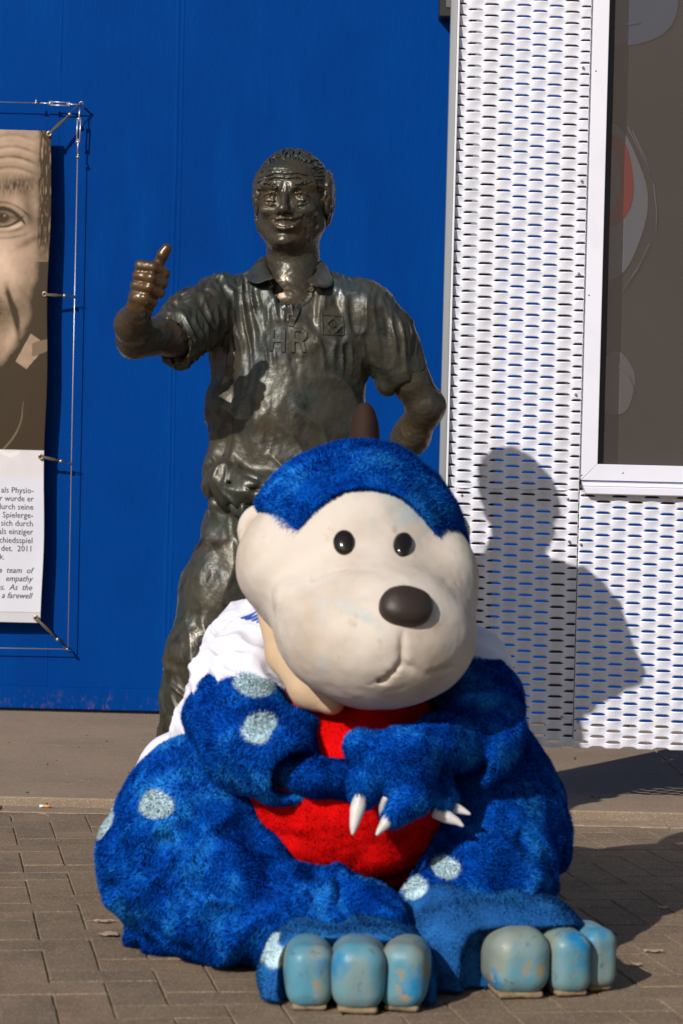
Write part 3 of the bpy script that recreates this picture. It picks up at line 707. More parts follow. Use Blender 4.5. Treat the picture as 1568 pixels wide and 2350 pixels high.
def turnbuckle(a, b):
    a = np.array(a); b = np.array(b); d = b-a; L = np.linalg.norm(d); d /= L; s_ = np.cross(d, [0, 1, 0])*.0065
    c1 = a+d*L*.25; c2 = b-d*L*.25
    multi_tube('turnbuckle', [([a, c1+d*.012], .003, False), ([c2-d*.012, b], .003, False), ([c1-s_, c2-s_], .0028, False), ([c1+s_, c2+s_], .0028, False), ([c1-s_*1.3, c1+s_*1.3], .0045, False), ([c2-s_*1.3, c2+s_*1.3], .0045, False)], M['cable'], CR)
turnbuckle(q(92, 236, CY), q(182, 240, CY)); turnbuckle(q(183, 246, CY), q(178, 352, CY))
def clamp(u, v):
    p = q(u, v, CY-.004); multi_tube('cable_clamp', [([p+np.array([-.008, 0, 0]), p+np.array([.008, 0, 0])], .005, False), ([p+np.array([0, 0, -.004]), p+np.array([0, 0, .016])], .0035, False)], M['eyelet'], CR)
clamp(83, 236); clamp(179, 360)
h0 = q(188, 236, CY)
tube('wall_hook', [np.array([h0[0]+.006, WALL_Y, h0[2]-.012]), h0+np.array([.006, 0, -.006]), h0+np.array([.0, -.006, .006]), h0+np.array([-.008, -.008, 0]), h0+np.array([-.006, -.004, -.010])], .0038, M['cable'], CR)
h1 = wB; tube('wall_hook', [np.array([h1[0]+.012, WALL_Y, h1[2]-.012]), h1+np.array([.004, 0, -.004]), h1+np.array([-.003, -.006, .003]), h1+np.array([-.008, -.004, -.002])], .0038, M['cable'], CR)
def tie(a, b, lab):
    a = q(*a, BY-.012); b = q(*b, CY-.006); d = b-a; T = empty('bungee_tie', tuple(a)); tag(T, lab, 'tie', 'bungee ties of the banner')
    n = np.cross(d/np.linalg.norm(d), [0, 1, 0])*.0035
    k = a+d*.66
    multi_tube('cord', [([a+n*.3, a+d*.3+n, k], .0032, False), ([a-n*.3, a+d*.3-n, k], .0032, False)], M['cord'], T)
    bm = bmesh.new(); bmesh.ops.create_uvsphere(bm, u_segments=12, v_segments=8, radius=.009)
    for v in bm.verts: v.co = v.co+Vector(k)
    link('toggle', bm_mesh('toggle', bm), M['eyelet'], T, smooth=True)
    tube('hook', [k, k+d*.12+n*1.5, b+n, b+np.array([.002, -.004, 0]), b-n, k+d*.2-n*1.2], .0018, M['dark'], T)
tie((114, 305), (184, 240), 'long brown bungee tie at the top right corner of the banner')
tie((104, 676), (171, 680), 'upper of the two short bungee ties on the right edge of the banner')
tie((95, 1048), (163, 1064), 'lower short bungee tie where the banner turns from dark to white')
tie((84, 1420), (157, 1492), 'long brown bungee tie at the bottom corner of the banner')

# ================================================================== THE BRONZE STATUE
SY = 6.4
def S(u, v, dy=0.0): return q(u, v, SY+dy)
px = SY/FPX
ST = empty('statue', (S(660, 1971)[0], SY+.05, 0)); tag(ST, 'bronze statue of a smiling man in a polo shirt giving a thumbs up', 'statue')
h = .0032
lo = np.minimum.reduce([S(240, 540, -.75), S(1050, 1110, -.75)]); hi = np.maximum.reduce([S(1050, 330, .3), S(240, 330, .3)])
vb = Vol((S(250, 800, -.6)[0]-.03, 5.72, .90), (S(1035, 900, .2)[0]+.03, 6.68, S(670, 600)[2]), h)
# head: local photo-like units (1 = one 1568-px at the head), f = forward
def Hd(u, v, f): 
    # slight turn of the head to the photo's left
    a = rad(5); u0, v0 = 668, 465; x = (u-u0); 
    xr_ = x*math.cos(a)-f*math.sin(a); fr = x*math.sin(a)+f*math.cos(a)
    p = S(u0+xr_, v); return np.array([p[0], SY-fr*px, p[2]])
def R_(x): return x*px
vf = Vol((S(575, 500)[0], SY-.145, S(668, 672)[2]), (S(770, 500)[0], SY+.15, S(668, 332)[2]), .0017)
vf.ell(Hd(670, 438, -20), [R_(80), R_(96), R_(90)], .02)
vf.ell(Hd(669, 497, 8), [R_(69), R_(72), R_(76)], .035)
vf.cone(Hd(650, 553, 48), Hd(668, 553, 48), R_(21), R_(21), .03)
vf.cone(Hd(613, 520, 8), Hd(646, 552, 40), R_(22), R_(17), .03); vf.cone(Hd(724, 520, 8), Hd(678, 552, 38), R_(22), R_(17), .03)
vf.ell(Hd(625, 488, 55), [R_(24), R_(20), R_(16)], .014); vf.ell(Hd(708, 488, 53), [R_(25), R_(20), R_(16)], .014)
vf.ell(Hd(664, 520, 64), [R_(32), R_(24), R_(24)], .014)
vf.cone(Hd(610, 431, 56), Hd(650, 439, 76), R_(8), R_(8), .018); vf.cone(Hd(679, 439, 76), Hd(724, 430, 54), R_(8), R_(8), .018)
vf.ell(Hd(664, 405, 46), [R_(52), R_(34), R_(26)], .03)
for cx in (630, 698): vf.ell(Hd(cx, 456, 94), [R_(21), R_(24), R_(13.5)], .008, 's')
vf.cone(Hd(664, 440, 74), Hd(661, 484, 97), R_(7), R_(9.5), .010)
vf.ell(Hd(661, 490, 97), [R_(12.5), R_(13), R_(10.5)], .006)
vf.ell(Hd(648, 493, 84), [R_(7.5), R_(10), R_(7)], .010); vf.ell(Hd(675, 493, 84), [R_(7.5), R_(10), R_(7)], .010)
vf.ell(Hd(653, 501, 91), [R_(3.5), R_(5), R_(3)], .002, 's'); vf.ell(Hd(669, 501, 91), [R_(3.5), R_(5), R_(3)], .002, 's')
for s_, cx in ((-1, 630), (1, 698)):
    vf.ell(Hd(cx, 459, 60), [R_(17), R_(17.5), R_(15)], .002)
    vf.chain([(Hd(cx-20, 461, 61), R_(2.2)), (Hd(cx-12, 453, 73), R_(3)), (Hd(cx, 450.5, 78), R_(3.2)), (Hd(cx+12, 453, 73), R_(3)), (Hd(cx+20, 461, 61), R_(2.2))], .0015)
    vf.chain([(Hd(cx-19, 463.5, 62), R_(2.2)), (Hd(cx-9, 467.5, 74), R_(2.8)), (Hd(cx+6, 468, 75), R_(2.8)), (Hd(cx+19, 463.5, 62), R_(2.2))], .0015)
    vf.chain([(Hd(cx-18, 453, 67), R_(1.4)), (Hd(cx-8, 445, 76), R_(1.6)), (Hd(cx+8, 445, 76), R_(1.6)), (Hd(cx+18, 453, 66), R_(1.4))], .003, 's')
    vf.chain([(Hd(cx-17, 472, 66), R_(2.4)), (Hd(cx, 477, 73), R_(3)), (Hd(cx+16, 472, 67), R_(2.4))], .006)
    vf.chain([(Hd(cx-17, 470, 70), R_(1.0)), (Hd(cx, 472.5, 77), R_(1.2)), (Hd(cx+16, 470, 70), R_(1.0))], .002, 's')
    vf.chain([(Hd(cx-18, 479, 70), R_(1.5)), (Hd(cx, 484, 77), R_(1.6)), (Hd(cx+17, 478, 70), R_(1.5))], .004, 's')
    vf.ell(Hd(cx+1, 459, 77.5), [R_(4.2), R_(2.2), R_(4.2)], .001, 's')
    for k, dv in enumerate((-5, 0, 5)): vf.cone(Hd(cx+s_*23, 461+dv*.6, 64), Hd(cx+s_*36, 459+dv*2.2, 50), R_(1.5), R_(1.0), .003, 's')
vf.chain([(Hd(645, 490, 91), R_(3.5)), (Hd(626, 504, 82), R_(4.6)), (Hd(617, 523, 68), R_(4.4)), (Hd(619, 545, 55), R_(3))], .006, 's')
vf.chain([(Hd(679, 490, 91), R_(3.5)), (Hd(702, 504, 81), R_(4.6)), (Hd(713, 523, 66), R_(4.4)), (Hd(710, 547, 52), R_(3))], .006, 's')
vf.chain([(Hd(724, 500, 49), R_(2)), (Hd(729, 522, 40), R_(2.4)), (Hd(720, 548, 32), R_(2))], .008, 's')
vf.chain([(Hd(626, 507, 72), R_(5)), (Hd(645, 519, 90), R_(5.2)), (Hd(662, 523, 94), R_(5.8)), (Hd(681, 519, 89), R_(5.2)), (Hd(703, 505, 72), R_(5))], .002, 's')
for k in range(9):
    u = 636+k*6.4; f_ = 84-.011*(u-663)**2; vf.ell(Hd(u, 517.5-.0075*(u-663)**2, f_-2.2), [R_(3.35), R_(3.4), R_(5.6)], .0004)
vf.chain([(Hd(627, 505, 74), R_(2.0)), (Hd(645, 510.5, 87), R_(3.2)), (Hd(661, 509.5, 91), R_(3.6)), (Hd(679, 510, 87), R_(3.2)), (Hd(702, 502, 73), R_(2.0))], .003)
vf.chain([(Hd(631, 514, 75), R_(2.0)), (Hd(647, 530, 85), R_(3.8)), (Hd(663, 533, 87), R_(4.2)), (Hd(681, 529, 85), R_(3.8)), (Hd(698, 512, 74), R_(2.0))], .003)
vf.ell(Hd(624, 508, 76), [R_(3.4), R_(4), R_(3.4)], .003, 's'); vf.ell(Hd(706, 505, 74), [R_(3.4), R_(4), R_(3.4)], .003, 's')
vf.chain([(Hd(643, 544, 80), R_(2.5)), (Hd(662, 546, 84), R_(3)), (Hd(682, 543, 79), R_(2.5))], .008, 's')
vf.ell(Hd(660, 558, 68), [R_(20), R_(14), R_(13)], .010)
for v0, r_ in ((421, 1.6), (411, 1.5), (400, 1.2)):
    vf.chain([(Hd(617, v0+3, 64), R_(r_)), (Hd(640, v0-2, 77), R_(r_)), (Hd(664, v0+1, 82), R_(r_)), (Hd(692, v0-2, 76), R_(r_)), (Hd(717, v0+3, 62), R_(r_))], .004, 's')
vf.cone(Hd(661, 428, 86), Hd(658, 446, 86), R_(1.8), R_(1.5), .004, 's'); vf.cone(Hd(669, 428, 86), Hd(672, 446, 85), R_(1.8), R_(1.5), .004, 's')
for u, d in ((750, 1), (591, -1)):
    vf.ell(Hd(u, 487, -22), [R_(9), R_(17), R_(31)], .004, rot=('Z', rad(25*d))); vf.ell(Hd(u+d*5, 484, -12), [R_(5), R_(9), R_(18)], .003, 's'); vf.ell(Hd(u-d*1, 511, -16), [R_(6), R_(9), R_(9)], .004)
vf.cone(Hd(670, 560, -22), S(672, 668, .03), R_(60), R_(68), .03)
vf.chain([(Hd(652, 575, 22), R_(15)), (Hd(650, 610, 18), R_(12)), (S(655, 650, -.035), R_(11))], .02)
for (v0, dv) in ((590, 30), (603, 28), (615, 26), (626, 24), (636, 21), (645, 18)):
    vf.chain([(S(608, v0, -.02), R_(2)), (S(630, v0+dv*.55, -.060), R_(2.6)), (S(660, v0+dv, -.080), R_(2.6)), (S(692, v0+dv*.8, -.068), R_(2.2)), (S(720, v0+dv*.2, -.03), R_(2))], .004, 's')
meF = vol_mesh('head', vf, lambda V, N: .0005*fbm(V*60, 1, 2)+.0005*fbm(V*160, 2, 1), 1); link('head', meF, M['bronze_skin'], ST, smooth=True); del vf
vb.cone(S(672, 630, .01), S(672, 668, .03), R_(58), R_(66), .03)
vb.ell(S(672, 700, .02), [R_(95), R_(92), R_(70)], .03)
# raised arm
EL = S(311, 777, -.30); WR = S(321, 706, -.47)
vb.chain([(S(470, 700, -.03), R_(50)), (S(400, 770, -.17), R_(43)), (EL, R_(40))], .03)
vb.chain([(EL, R_(39)), (S(305, 745, -.38), R_(36)), (WR, R_(26))], .025)
vb.ell(S(296, 806, -.27), [R_(16)]*3, .02)
# fist
def Hn(u, v, dy): return q(u, v, SY-.49+dy)
K2 = (SY-.49)/FPX
vb.sbox(Hn(335, 655, .02), [.022, .024, .050], .018, .02, rot=('Y', rad(-12)))
FING = [((322, 606), (362, 612), (384, 631), 13.0), ((316, 628), (352, 640), (376, 654), 13.0), ((312, 652), (345, 660), (365, 676), 12.6), ((312, 676), (335, 686), (350, 697), 11.6)]
FING = [((323, 610, -.012), (352, 613, -.026), (378, 627, -.004), 12.6), ((317, 632, -.010), (346, 638, -.028), (373, 650, -.006), 12.4),
        ((312, 655, -.008), (341, 660, -.026), (366, 672, -.004), 12.0), ((310, 678, -.004), (334, 684, -.020), (350, 693, .000), 11.0)]
for a, b, c, r in FING:
    r *= K2*1.04
    vb.chain([(Hn(*a), r*1.08), (Hn(*b), r*.98), (Hn(*c), r*.95)], .004)
    e = (c[0]-12, c[1]+2, c[2]+.030); vb.chain([(Hn(*c), r*.95), (Hn(*e), r*.85), (Hn(e[0]-16, e[1]+1, e[2]-.002), r*.8)], .004)
vb.chain([(Hn(328, 672, .030), .018), (Hn(350, 632, .022), .0155), (Hn(365, 603, .008), .0135), (Hn(374, 584, .000), .0148), (Hn(382, 571, -.002), .0140)], .006)
vb.cone(Hn(322, 690, .0), WR, R_(20), R_(25), .02)
# arm on the hip
EL2 = S(979, 932, .05)
vb.chain([(S(880, 800, .02), R_(46)), (S(940, 870, .03), R_(42)), (EL2, R_(40))], .03)
vb.chain([(EL2, R_(39)), (S(944, 1000, .11), R_(40)), (S(896, 1062, .13), R_(31)), (S(856, 1095, .13), R_(26))], .03)
vb.sbox(S(835, 1105, .09), [.045, .016, .028], .014, .02, rot=('Y', rad(20)))
for k in range(4): vb.cone(S(815, 1092+k*13, .06), S(785, 1098+k*12, .0), .0115, .0095, .003)
vb.cone(S(850, 1088, .10), S(868, 1120, .14), .013, .011, .006)
def d_body(V, N):
    d = .0009*fbm(V*90, 1, 2)+.0011*fbm(V*28, 2, 2)
    hz = V[:, 2]; return d
meB = vol_mesh('body', vb, d_body, 1); 
VB = vcos(meB); handm = ((VB[:, 1] < 6.01) & (VB[:, 2] > S(300, 720, -.46)[2]))
oB = link('body', meB, M['bronze_skin'], ST, smooth=True); meB.materials.append(M['bronze_hand'])
pi = np.zeros(len(meB.polygons)*4, np.int32); meB.polygons.foreach_get('vertices', pi); pm = handm[pi.reshape(-1, 4)].all(1)
mi = np.zeros(len(meB.polygons), np.int32); mi[pm] = 1; meB.polygons.foreach_set('material_index', mi)
del vb
# hair
vh = Vol((S(560, 500)[0], SY-.10, S(600, 530)[2]), (S(790, 500)[0], SY+.16, S(600, 325)[2]), .0021)
vh.ell(Hd(670, 437, -22), [R_(83.5), R_(98), R_(94)], .001)
vh.ell(Hd(595, 444, -16), [R_(15), R_(42), R_(50)], .02); vh.ell(Hd(750, 446, -18), [R_(16), R_(44), R_(54)], .02)
vh.ell(Hd(668, 470, 62), [R_(71), R_(72), R_(92)], .006, 's')
vh.sbox(Hd(670, 622, 0), [R_(90), R_(130), R_(98)], .01, .01, 's')
rr = random.Random(11); cnt_ = 0
while cnt_ < 430:     # wavy strands lying on the skull, swept back from the forehead
    n3_ = Vector((rr.gauss(0, 1), rr.gauss(0, 1), rr.gauss(0, 1))).normalized()
    u_, v_h, f_ = 670+84*n3_.x, 437-95*n3_.z, -22+98*n3_.y
    e_ = ((u_-668)/68)**2+((v_h-470)/89)**2+((f_-62)/72)**2
    if e_ < 1 or v_h > 500 or f_ < -80 or (v_h > 470 and abs(u_-670) < 66): continue
    cnt_ += 1; low_ = max(0, min(1, (v_h-385)/60)); ph = rr.uniform(0, 6.28); r0 = rr.uniform(1.7, 2.9); n_ = n3_.copy(); pts_ = []
    for k in range(6):
        lift = 1.012+.028*math.sin(ph+k*1.1)*(.5+.5*low_)+.02
        pts_.append((Hd(670+84*n_.x*lift, 437-95*n_.z*lift, -22+98*n_.y*lift), R_(r0*(1-.12*abs(k-2)))))
        d_ = Vector((.25*n_.x+.25*math.sin(ph*2+k*.9), -1, .30*(1-low_)-.35*low_+.35*math.sin(ph+k)*low_)); d_ -= n_*d_.dot(n_)
        if d_.length < 1e-3: break
        n_ = (n_+d_.normalized()*.075).normalized()
    vh.chain(pts_, .0007)
for (cu_, cv_, cf_, ru_, rf_, rv_, sd_) in ((595, 444, -16, 15, 42, 50, -1), (750, 446, -18, 16, 44, 54, 1)):
    for _ in range(130):
        n3_ = Vector((sd_*abs(rr.gauss(0, 1)), rr.gauss(0, 1), rr.gauss(0, 1))).normalized(); ph = rr.uniform(0, 6.28); pts_ = []; r0 = rr.uniform(1.8, 3.0); n_ = n3_.copy()
        for k in range(6):
            lift = 1.04+.05*math.sin(ph+k*1.2)
            pts_.append((Hd(cu_+ru_*n_.x*lift, cv_-rv_*n_.z*lift, cf_+rf_*n_.y*lift), R_(r0*(1-.12*abs(k-2)))))
            d_ = Vector((.5*math.sin(ph*2+k), -1, -.45+.6*math.sin(ph+k*.9))); d_ -= n_*d_.dot(n_); n_ = (n_+d_.normalized()*.17).normalized()
        vh.chain(pts_, .0007)
meH = vol_mesh('hair', vh, lambda V, N: .0006*fbm(V*150, 5, 1), 1); link('hair', meH, M['bronze'], ST, smooth=True); del vh
# eyebrows: rows of short tufts
lst = []
for cx, s_ in ((630, -1), (697, 1)):
    for k in range(26):
        t = k/25; u = cx+s_*(-17+38*t); v = 438-9*math.sin(t*2.2)+(3 if t < .2 else 0)+rr.uniform(-2.5, 2.5); f = 88-27*t*t-4*(1-t)
        a = Hd(u, v, f); b = Hd(u+s_*rr.uniform(3, 7), v-rr.uniform(1, 6), f+1.5); lst.append(([a, b], [R_(2.6), R_(1.3)], False))
multi_tube('eyebrow', lst[:26], M['bronze'], ST, 5); multi_tube('eyebrow', lst[26:], M['bronze'], ST, 5)
# ---- polo shirt
vs_ = Vol((S(360, 840, -.3)[0]-.05, 5.98, S(600, 1165)[2]), (S(1010, 850)[0]+.05, 6.68, S(600, 600)[2]), .0042)
P_ = lambda x: x*px
vs_.ell(S(672, 790, .02), [P_(190), .135, P_(165)], .05)
vs_.ell(S(655, 960, .02), [P_(186), .150, P_(170)], .06)
vs_.ell(S(650, 1070, .02), [P_(180), .150, P_(70)], .05)
vs_.cone(S(520, 700, .0), S(820, 715, .0), P_(58), P_(62), .05)
vs_.cone(S(615, 668, .02), S(500, 700, .01), P_(44), P_(50), .04); vs_.cone(S(725, 668, .02), S(845, 715, .01), P_(44), P_(55), .04)
vs_.cone(S(672, 645, .03), S(672, 700, .02), P_(70), P_(100), .03)
# raised sleeve
vs_.chain([(S(500, 705, -.01), P_(64)), (S(448, 735, -.09), P_(64)), (S(402, 772, -.17), P_(62))], .035)
vs_.cone(S(430, 780, -.10), S(420, 815, -.12), P_(36), P_(30), .03)
vs_.cone(S(396, 776, -.175), S(320, 835, -.30), P_(53), P_(66), .004, 's')
# lowered sleeve
vs_.chain([(S(835, 725, .01), P_(68)), (S(885, 780, .02), P_(66)), (S(922, 842, .03), P_(60))], .035)
vs_.cone(S(905, 850, .03), S(893, 880, .03), P_(42), P_(30), .03)
vs_.cone(S(932, 862, .034), S(985, 960, .05), P_(50), P_(60), .004, 's')
# neck opening and placket slit
vs_.cone(S(668, 590, -.02), S(668, 655, -.08), P_(66), P_(48), .006, 's')
vs_.chain([(S(670, 650, -.12), P_(38)), (S(671, 690, -.14), P_(22)), (S(674, 730, -.15), P_(4))], .004, 's')
# waist bunching over the belt
for pts in ([(488, 1105, -.02), (540, 1128, -.13), (610, 1136, -.15), (700, 1140, -.14), (800, 1125, -.08)], [(480, 1080, 0), (520, 1095, -.10), (575, 1112, -.15), (640, 1108, -.155)], [(500, 1122, -.03), (545, 1142, -.12), (600, 1150, -.15)]):
    vs_.chain([(S(p[0], p[1], p[2]+.012), P_(13)) for p in pts], .05)
vs_.chain([(S(486, 1092, .0), P_(5)), (S(530, 1112, -.13), P_(6)), (S(590, 1125, -.17), P_(6)), (S(640, 1120, -.17), P_(5))], .012, 's')
vs_.chain([(S(560, 1090, -.155), P_(4)), (S(600, 1105, -.17), P_(5)), (S(660, 1098, -.165), P_(4))], .012, 's')
sL = S(500, 690, -.02); hL = S(400, 775, -.17); sR = S(845, 700, .02); hR = S(925, 845, .03); nk = S(670, 640, 0)
def d_shirt(V, N):
    front = np.clip(-N[:, 1], 0, 1)
    z1 = S(0, 1150)[2]; z0 = S(0, 640)[2]
    def near(p0, p1, r):
        p0 = np.array(p0); p1 = np.array(p1); ab = p1-p0; t = np.clip(((V-p0)@ab)/(ab@ab), 0, 1); return np.clip(1.3-np.linalg.norm(V-p0-t[:, None]*ab, axis=1)/r, 0, 1)
    mL = near(S(470, 720, -.05), hL, .13); mR = near(S(850, 730, .03), hR, .13); mT = np.clip(1-mL-mR, 0, 1)
    upper = smooth01(V[:, 2], S(0, 860)[2], S(0, 760)[2])
    d = mT*upper*.0085*folds(V, (.10, 0, -1), 46, 6, 21)
    left = smooth01(V[:, 0], S(690, 0)[0], S(560, 0)[0])
    d += mT*.006*left*folds(V, (-.18, 0, -1), 30, 5, 27)
    d += mT*(1-upper)*.0038*folds(V, (.55, 0, -1), 13, 4, 31)
    d += mT*smooth01(V[:, 2], S(0, 1010)[2], S(0, 1090)[2])*.008*folds(V, (.6, 0, -.7), 26, 9, 37)
    d += mL*.0085*folds(V, (.42, .25, -1), 50, 5, 41, .35)      # sleeve folds ring the raised arm
    d += mR*.0075*folds(V, (.30, 0, -1), 34, 5, 47)
    for c_, rx_, rz_ in ((S(764, 746), .040, .042), (S(664, 782), .062, .042)):
        e_ = np.sqrt(((V[:, 0]-c_[0])/rx_)**2+((V[:, 2]-c_[2])/rz_)**2); d = d*(.12+.88*smooth01(e_, .75, 1.35))
    d += .0008*fbm(V*np.array([70, 60, 45]), 51, 3)
    return d
meS = vol_mesh('polo_shirt', vs_, d_shirt, 2); del vs_
oS = link('polo_shirt', meS, M['bronze'], ST, smooth=True)
VSH = vcos(meS); pS = np.zeros(len(meS.polygons)*4, np.int32); meS.polygons.foreach_get('vertices', pS)
BVS = BVHTree.FromPolygons([tuple(v) for v in VSH], [tuple(p) for p in pS.reshape(-1, 4).tolist()])
CAMP = Vector((0, 0, CAM_H))
def project(bvh, u, v, default=6.25):
    t = Vector(q(u, v, 6.0)); d = (t-CAMP).normalized(); hit = bvh.ray_cast(CAMP, d)
    return hit[0] if hit[0] is not None else Vector(q(u, v, default))
def smoothP(bvh, u, v, r=3):
    a = [project(bvh, u+dx, v+dy) for dx, dy in ((0, 0), (r, 0), (-r, 0), (0, r), (0, -r))]; s_ = Vector((0, 0, 0))
    for x in a: s_ += x
    return s_/5
def relief(name, polys, wd, ht, m, parent, bvh=BVS, step=3.0, lift=.0):
    """raised ribbons following the cloth, polylines given where they lie on the chest"""
    V = []; F = []
    for pl in polys:
        pts = []
        for (a, b) in zip(pl[:-1], pl[1:]):
            n = max(1, int(math.hypot(b[0]-a[0], b[1]-a[1])/step))
            pts += [(a[0]+(b[0]-a[0])*k/n, a[1]+(b[1]-a[1])*k/n) for k in range(n)]
        pts.append(pl[-1]); b0 = len(V)
        for k, (u, v) in enumerate(pts):
            a = pts[max(k-1, 0)]; b = pts[min(k+1, len(pts)-1)]; dx, dy = b[0]-a[0], b[1]-a[1]; L = math.hypot(dx, dy)+1e-6; nx_, ny_ = -dy/L, dx/L
            c = smoothP(bvh, u, v)
            for s_, hh in ((-1.35, -.004), (-.85, ht), (.85, ht), (1.35, -.004)):
                U_, V_ = u+nx_*wd*s_, v+ny_*wd*s_
                P = Vector(q(U_, V_, c.y)); V.append((P.x, P.y-hh-lift, P.z))
        n = len(pts)
        for k in range(n-1):
            for j in range(3): F.append((b0+k*4+j, b0+k*4+j+1, b0+(k+1)*4+j+1, b0+(k+1)*4+j))
        F.append((b0, b0+1, b0+2, b0+3)); F.append((b0+(n-1)*4+3, b0+(n-1)*4+2, b0+(n-1)*4+1, b0+(n-1)*4))
    me = bpy.data.meshes.new(name); me.from_pydata(V, [], F); me.update(); bm = bmesh.new(); bm.from_mesh(me); bmesh.ops.recalc_face_normals(bm, faces=bm.faces[:]); bm.to_mesh(me); bm.free()
    return link(name, me, m, parent)
tag(relief('raised_letter', [[(626, 756), (623, 805)], [(651, 756), (650, 807)], [(625, 781), (650, 781)]], 4.6, .0050, M['bronze'], ST), 'raised letter H on the shirt chest')
tag(relief('raised_letter', [[(673, 756), (672, 808)], [(673, 756), (692, 757), (701, 764), (701, 773), (693, 780), (674, 781)], [(686, 781), (694, 787), (699, 808)]], 4.6, .0050, M['bronze'], ST), 'raised letter R on the shirt chest')
relief('placket_tab', [[(656, 690), (660, 712), (661, 736)], [(661, 737), (681, 735)], [(679, 700), (680, 722)]], 2.8, .0035, M['bronze'], ST)
relief('club_emblem', [[(738, 721), (786, 725), (789, 768), (740, 766), (738, 721)]], 1.7, .0035, M['bronze'], ST)
relief('club_emblem_lozenge', [[(764, 727), (784, 746), (765, 764), (747, 743), (764, 727)]], 4.0, .0045, M['bronze'], ST)
relief('club_emblem_core', [[(764, 741.5), (769, 746), (765, 750), (760, 745), (764, 741.5)]], 2.2, .0058, M['bronze'], ST)
# ---- collar: two thick flaps
def flap(name, rows, th=.006):
    """rows: list of lists of points (u,v,dy); makes a thick curved sheet"""
    V = []; F = []; n = len(rows[0])
    for r_ in rows:
        for p in r_: V.append(tuple(S(*p)))
    for i in range(len(rows)-1):
        for j in range(n-1): F.append((i*n+j, i*n+j+1, (i+1)*n+j+1, (i+1)*n+j))
    me = bpy.data.meshes.new(name); me.from_pydata(V, [], F); me.update(); bm = bmesh.new(); bm.from_mesh(me); bmesh.ops.recalc_face_normals(bm, faces=bm.faces[:]); bm.to_mesh(me); bm.free()
    o = link(name, me, M['bronze'], ST, smooth=True)
    a = o.modifiers.new('t', 'SOLIDIFY'); a.thickness = th; a.offset = 0; b = o.modifiers.new('s', 'SUBSURF'); b.levels = b.render_levels = 3
    tx = bpy.data.textures.new(name, 'CLOUDS'); tx.noise_scale = .035
    d = o.modifiers.new('d', 'DISPLACE'); d.texture = tx; d.strength = .006; d.mid_level = .5; d.texture_coords = 'GLOBAL'
    return o
flap('collar', [[(610, 586, .05), (592, 592, .02), (580, 610, -.01), (566, 632, -.04), (563, 643, -.055)],
                [(612, 592, .035), (602, 602, -.02), (594, 620, -.06), (584, 640, -.085), (580, 650, -.095)],
                [(612, 608, -.01), (611, 618, -.055), (606, 630, -.09), (598, 644, -.105), (594, 652, -.112)],
                [(612, 622, -.045), (620, 632, -.085), (619, 636, -.105), (612, 641, -.118), (606, 645, -.122)],
                [(617, 630, -.06), (632, 640, -.10), (634, 640, -.115), (628, 639, -.125), (622, 640, -.128)]])
flap('collar', [[(733, 592, .05), (742, 600, .02), (752, 614, -.01), (764, 634, -.04), (771, 650, -.045)],
                [(731, 604, .02), (736, 614, -.02), (745, 630, -.05), (755, 648, -.075), (760, 660, -.085)],
                [(728, 620, -.02), (730, 630, -.06), (735, 642, -.085), (742, 653, -.10), (747, 662, -.108)],
                [(722, 632, -.055), (720, 638, -.085), (722, 645, -.105), (726, 651, -.115), (730, 657, -.12)],
                [(712, 640, -.075), (706, 644, -.10), (707, 648, -.115), (710, 651, -.122), (712, 655, -.126)]])
# placket edges running down from the collar to the slit
relief('placket', [[(612, 646), (628, 668), (650, 702), (664, 724)]], 5.5, .004, M['bronze'], ST, step=4)
relief('placket', [[(724, 652), (704, 678), (684, 708), (672, 736), (668, 748)]], 6.5, .006, M['bronze'], ST, step=4)
# ---- trousers
vt = Vol((S(350, 1700)[0]-.02, 6.12, .03), (S(920, 1300)[0]+.06, 6.70, S(600, 1110)[2]), .0046)
vt.ell(S(655, 1195, .03), [P_(168), .150, P_(75)], .04)
vt.chain([(S(572, 1215, .02), P_(92)), (S(520, 1350, -.01), P_(96)), (S(470, 1505, -.05), P_(78)), (S(456, 1600, -.03), P_(74)), (S(446, 1720, .02), P_(74)), (S(440, 1895, .03), P_(70))], .05)
vt.chain([(S(730, 1215, .02), P_(92)), (S(765, 1400, .0), P_(94)), (S(790, 1550, -.02), P_(76)), (S(800, 1720, .04), P_(72)), (S(805, 1895, .06), P_(70))], .05)
vt.chain([(S(500, 1155, -.05), P_(12)), (S(560, 1168, -.13), P_(13)), (S(650, 1172, -.145), P_(13)), (S(780, 1165, -.11), P_(12))], .02)
def d_tr(V, N):
    zk = S(0, 1530)[2]; kn = np.exp(-((V[:, 2]-zk-.0)/.07)**2)+.9*smooth01(V[:, 2], S(0, 1560)[2], S(0, 1640)[2]); up = smooth01(V[:, 2], S(0, 1300)[2], S(0, 1180)[2])
    return .0085*kn*folds(V, (.8, 0, -.45), 26, 7, 61)+.008*up*folds(V, (.5, 0, -1), 24, 7, 63)+.005*folds(V, (.25, 0, -1), 15, 3, 65)+.0012*fbm(V*np.array([60, 60, 40]), 67, 3)
meT = vol_mesh('trousers', vt, d_tr, 2); del vt; link('trousers', meT, M['bronze'], ST, smooth=True)
for u, rz in ((440, 18), (805, -14)):
    p = S(u, 1940); vv = Vol((p[0]-.13, p[1]-.25, -.01), (p[0]+.13, p[1]+.22, .14), .007); a = rad(rz)
    fx, fy = -math.sin(a), -math.cos(a)
    vv.cone((p[0]-fx*.04, SY+.02-fy*.04, .05), (p[0]+fx*.12, SY+.02+fy*.12, .038), .048, .042, .03); vv.cone((p[0]-fx*.03, SY+.02-fy*.03, .08), (p[0], SY+.02, .12), .045, .05, .03); vv.plane_cut((0, 0, -1), -.001)
    link('shoe', vol_mesh('shoe', vv, None, 1), M['bronze'], ST, smooth=True)

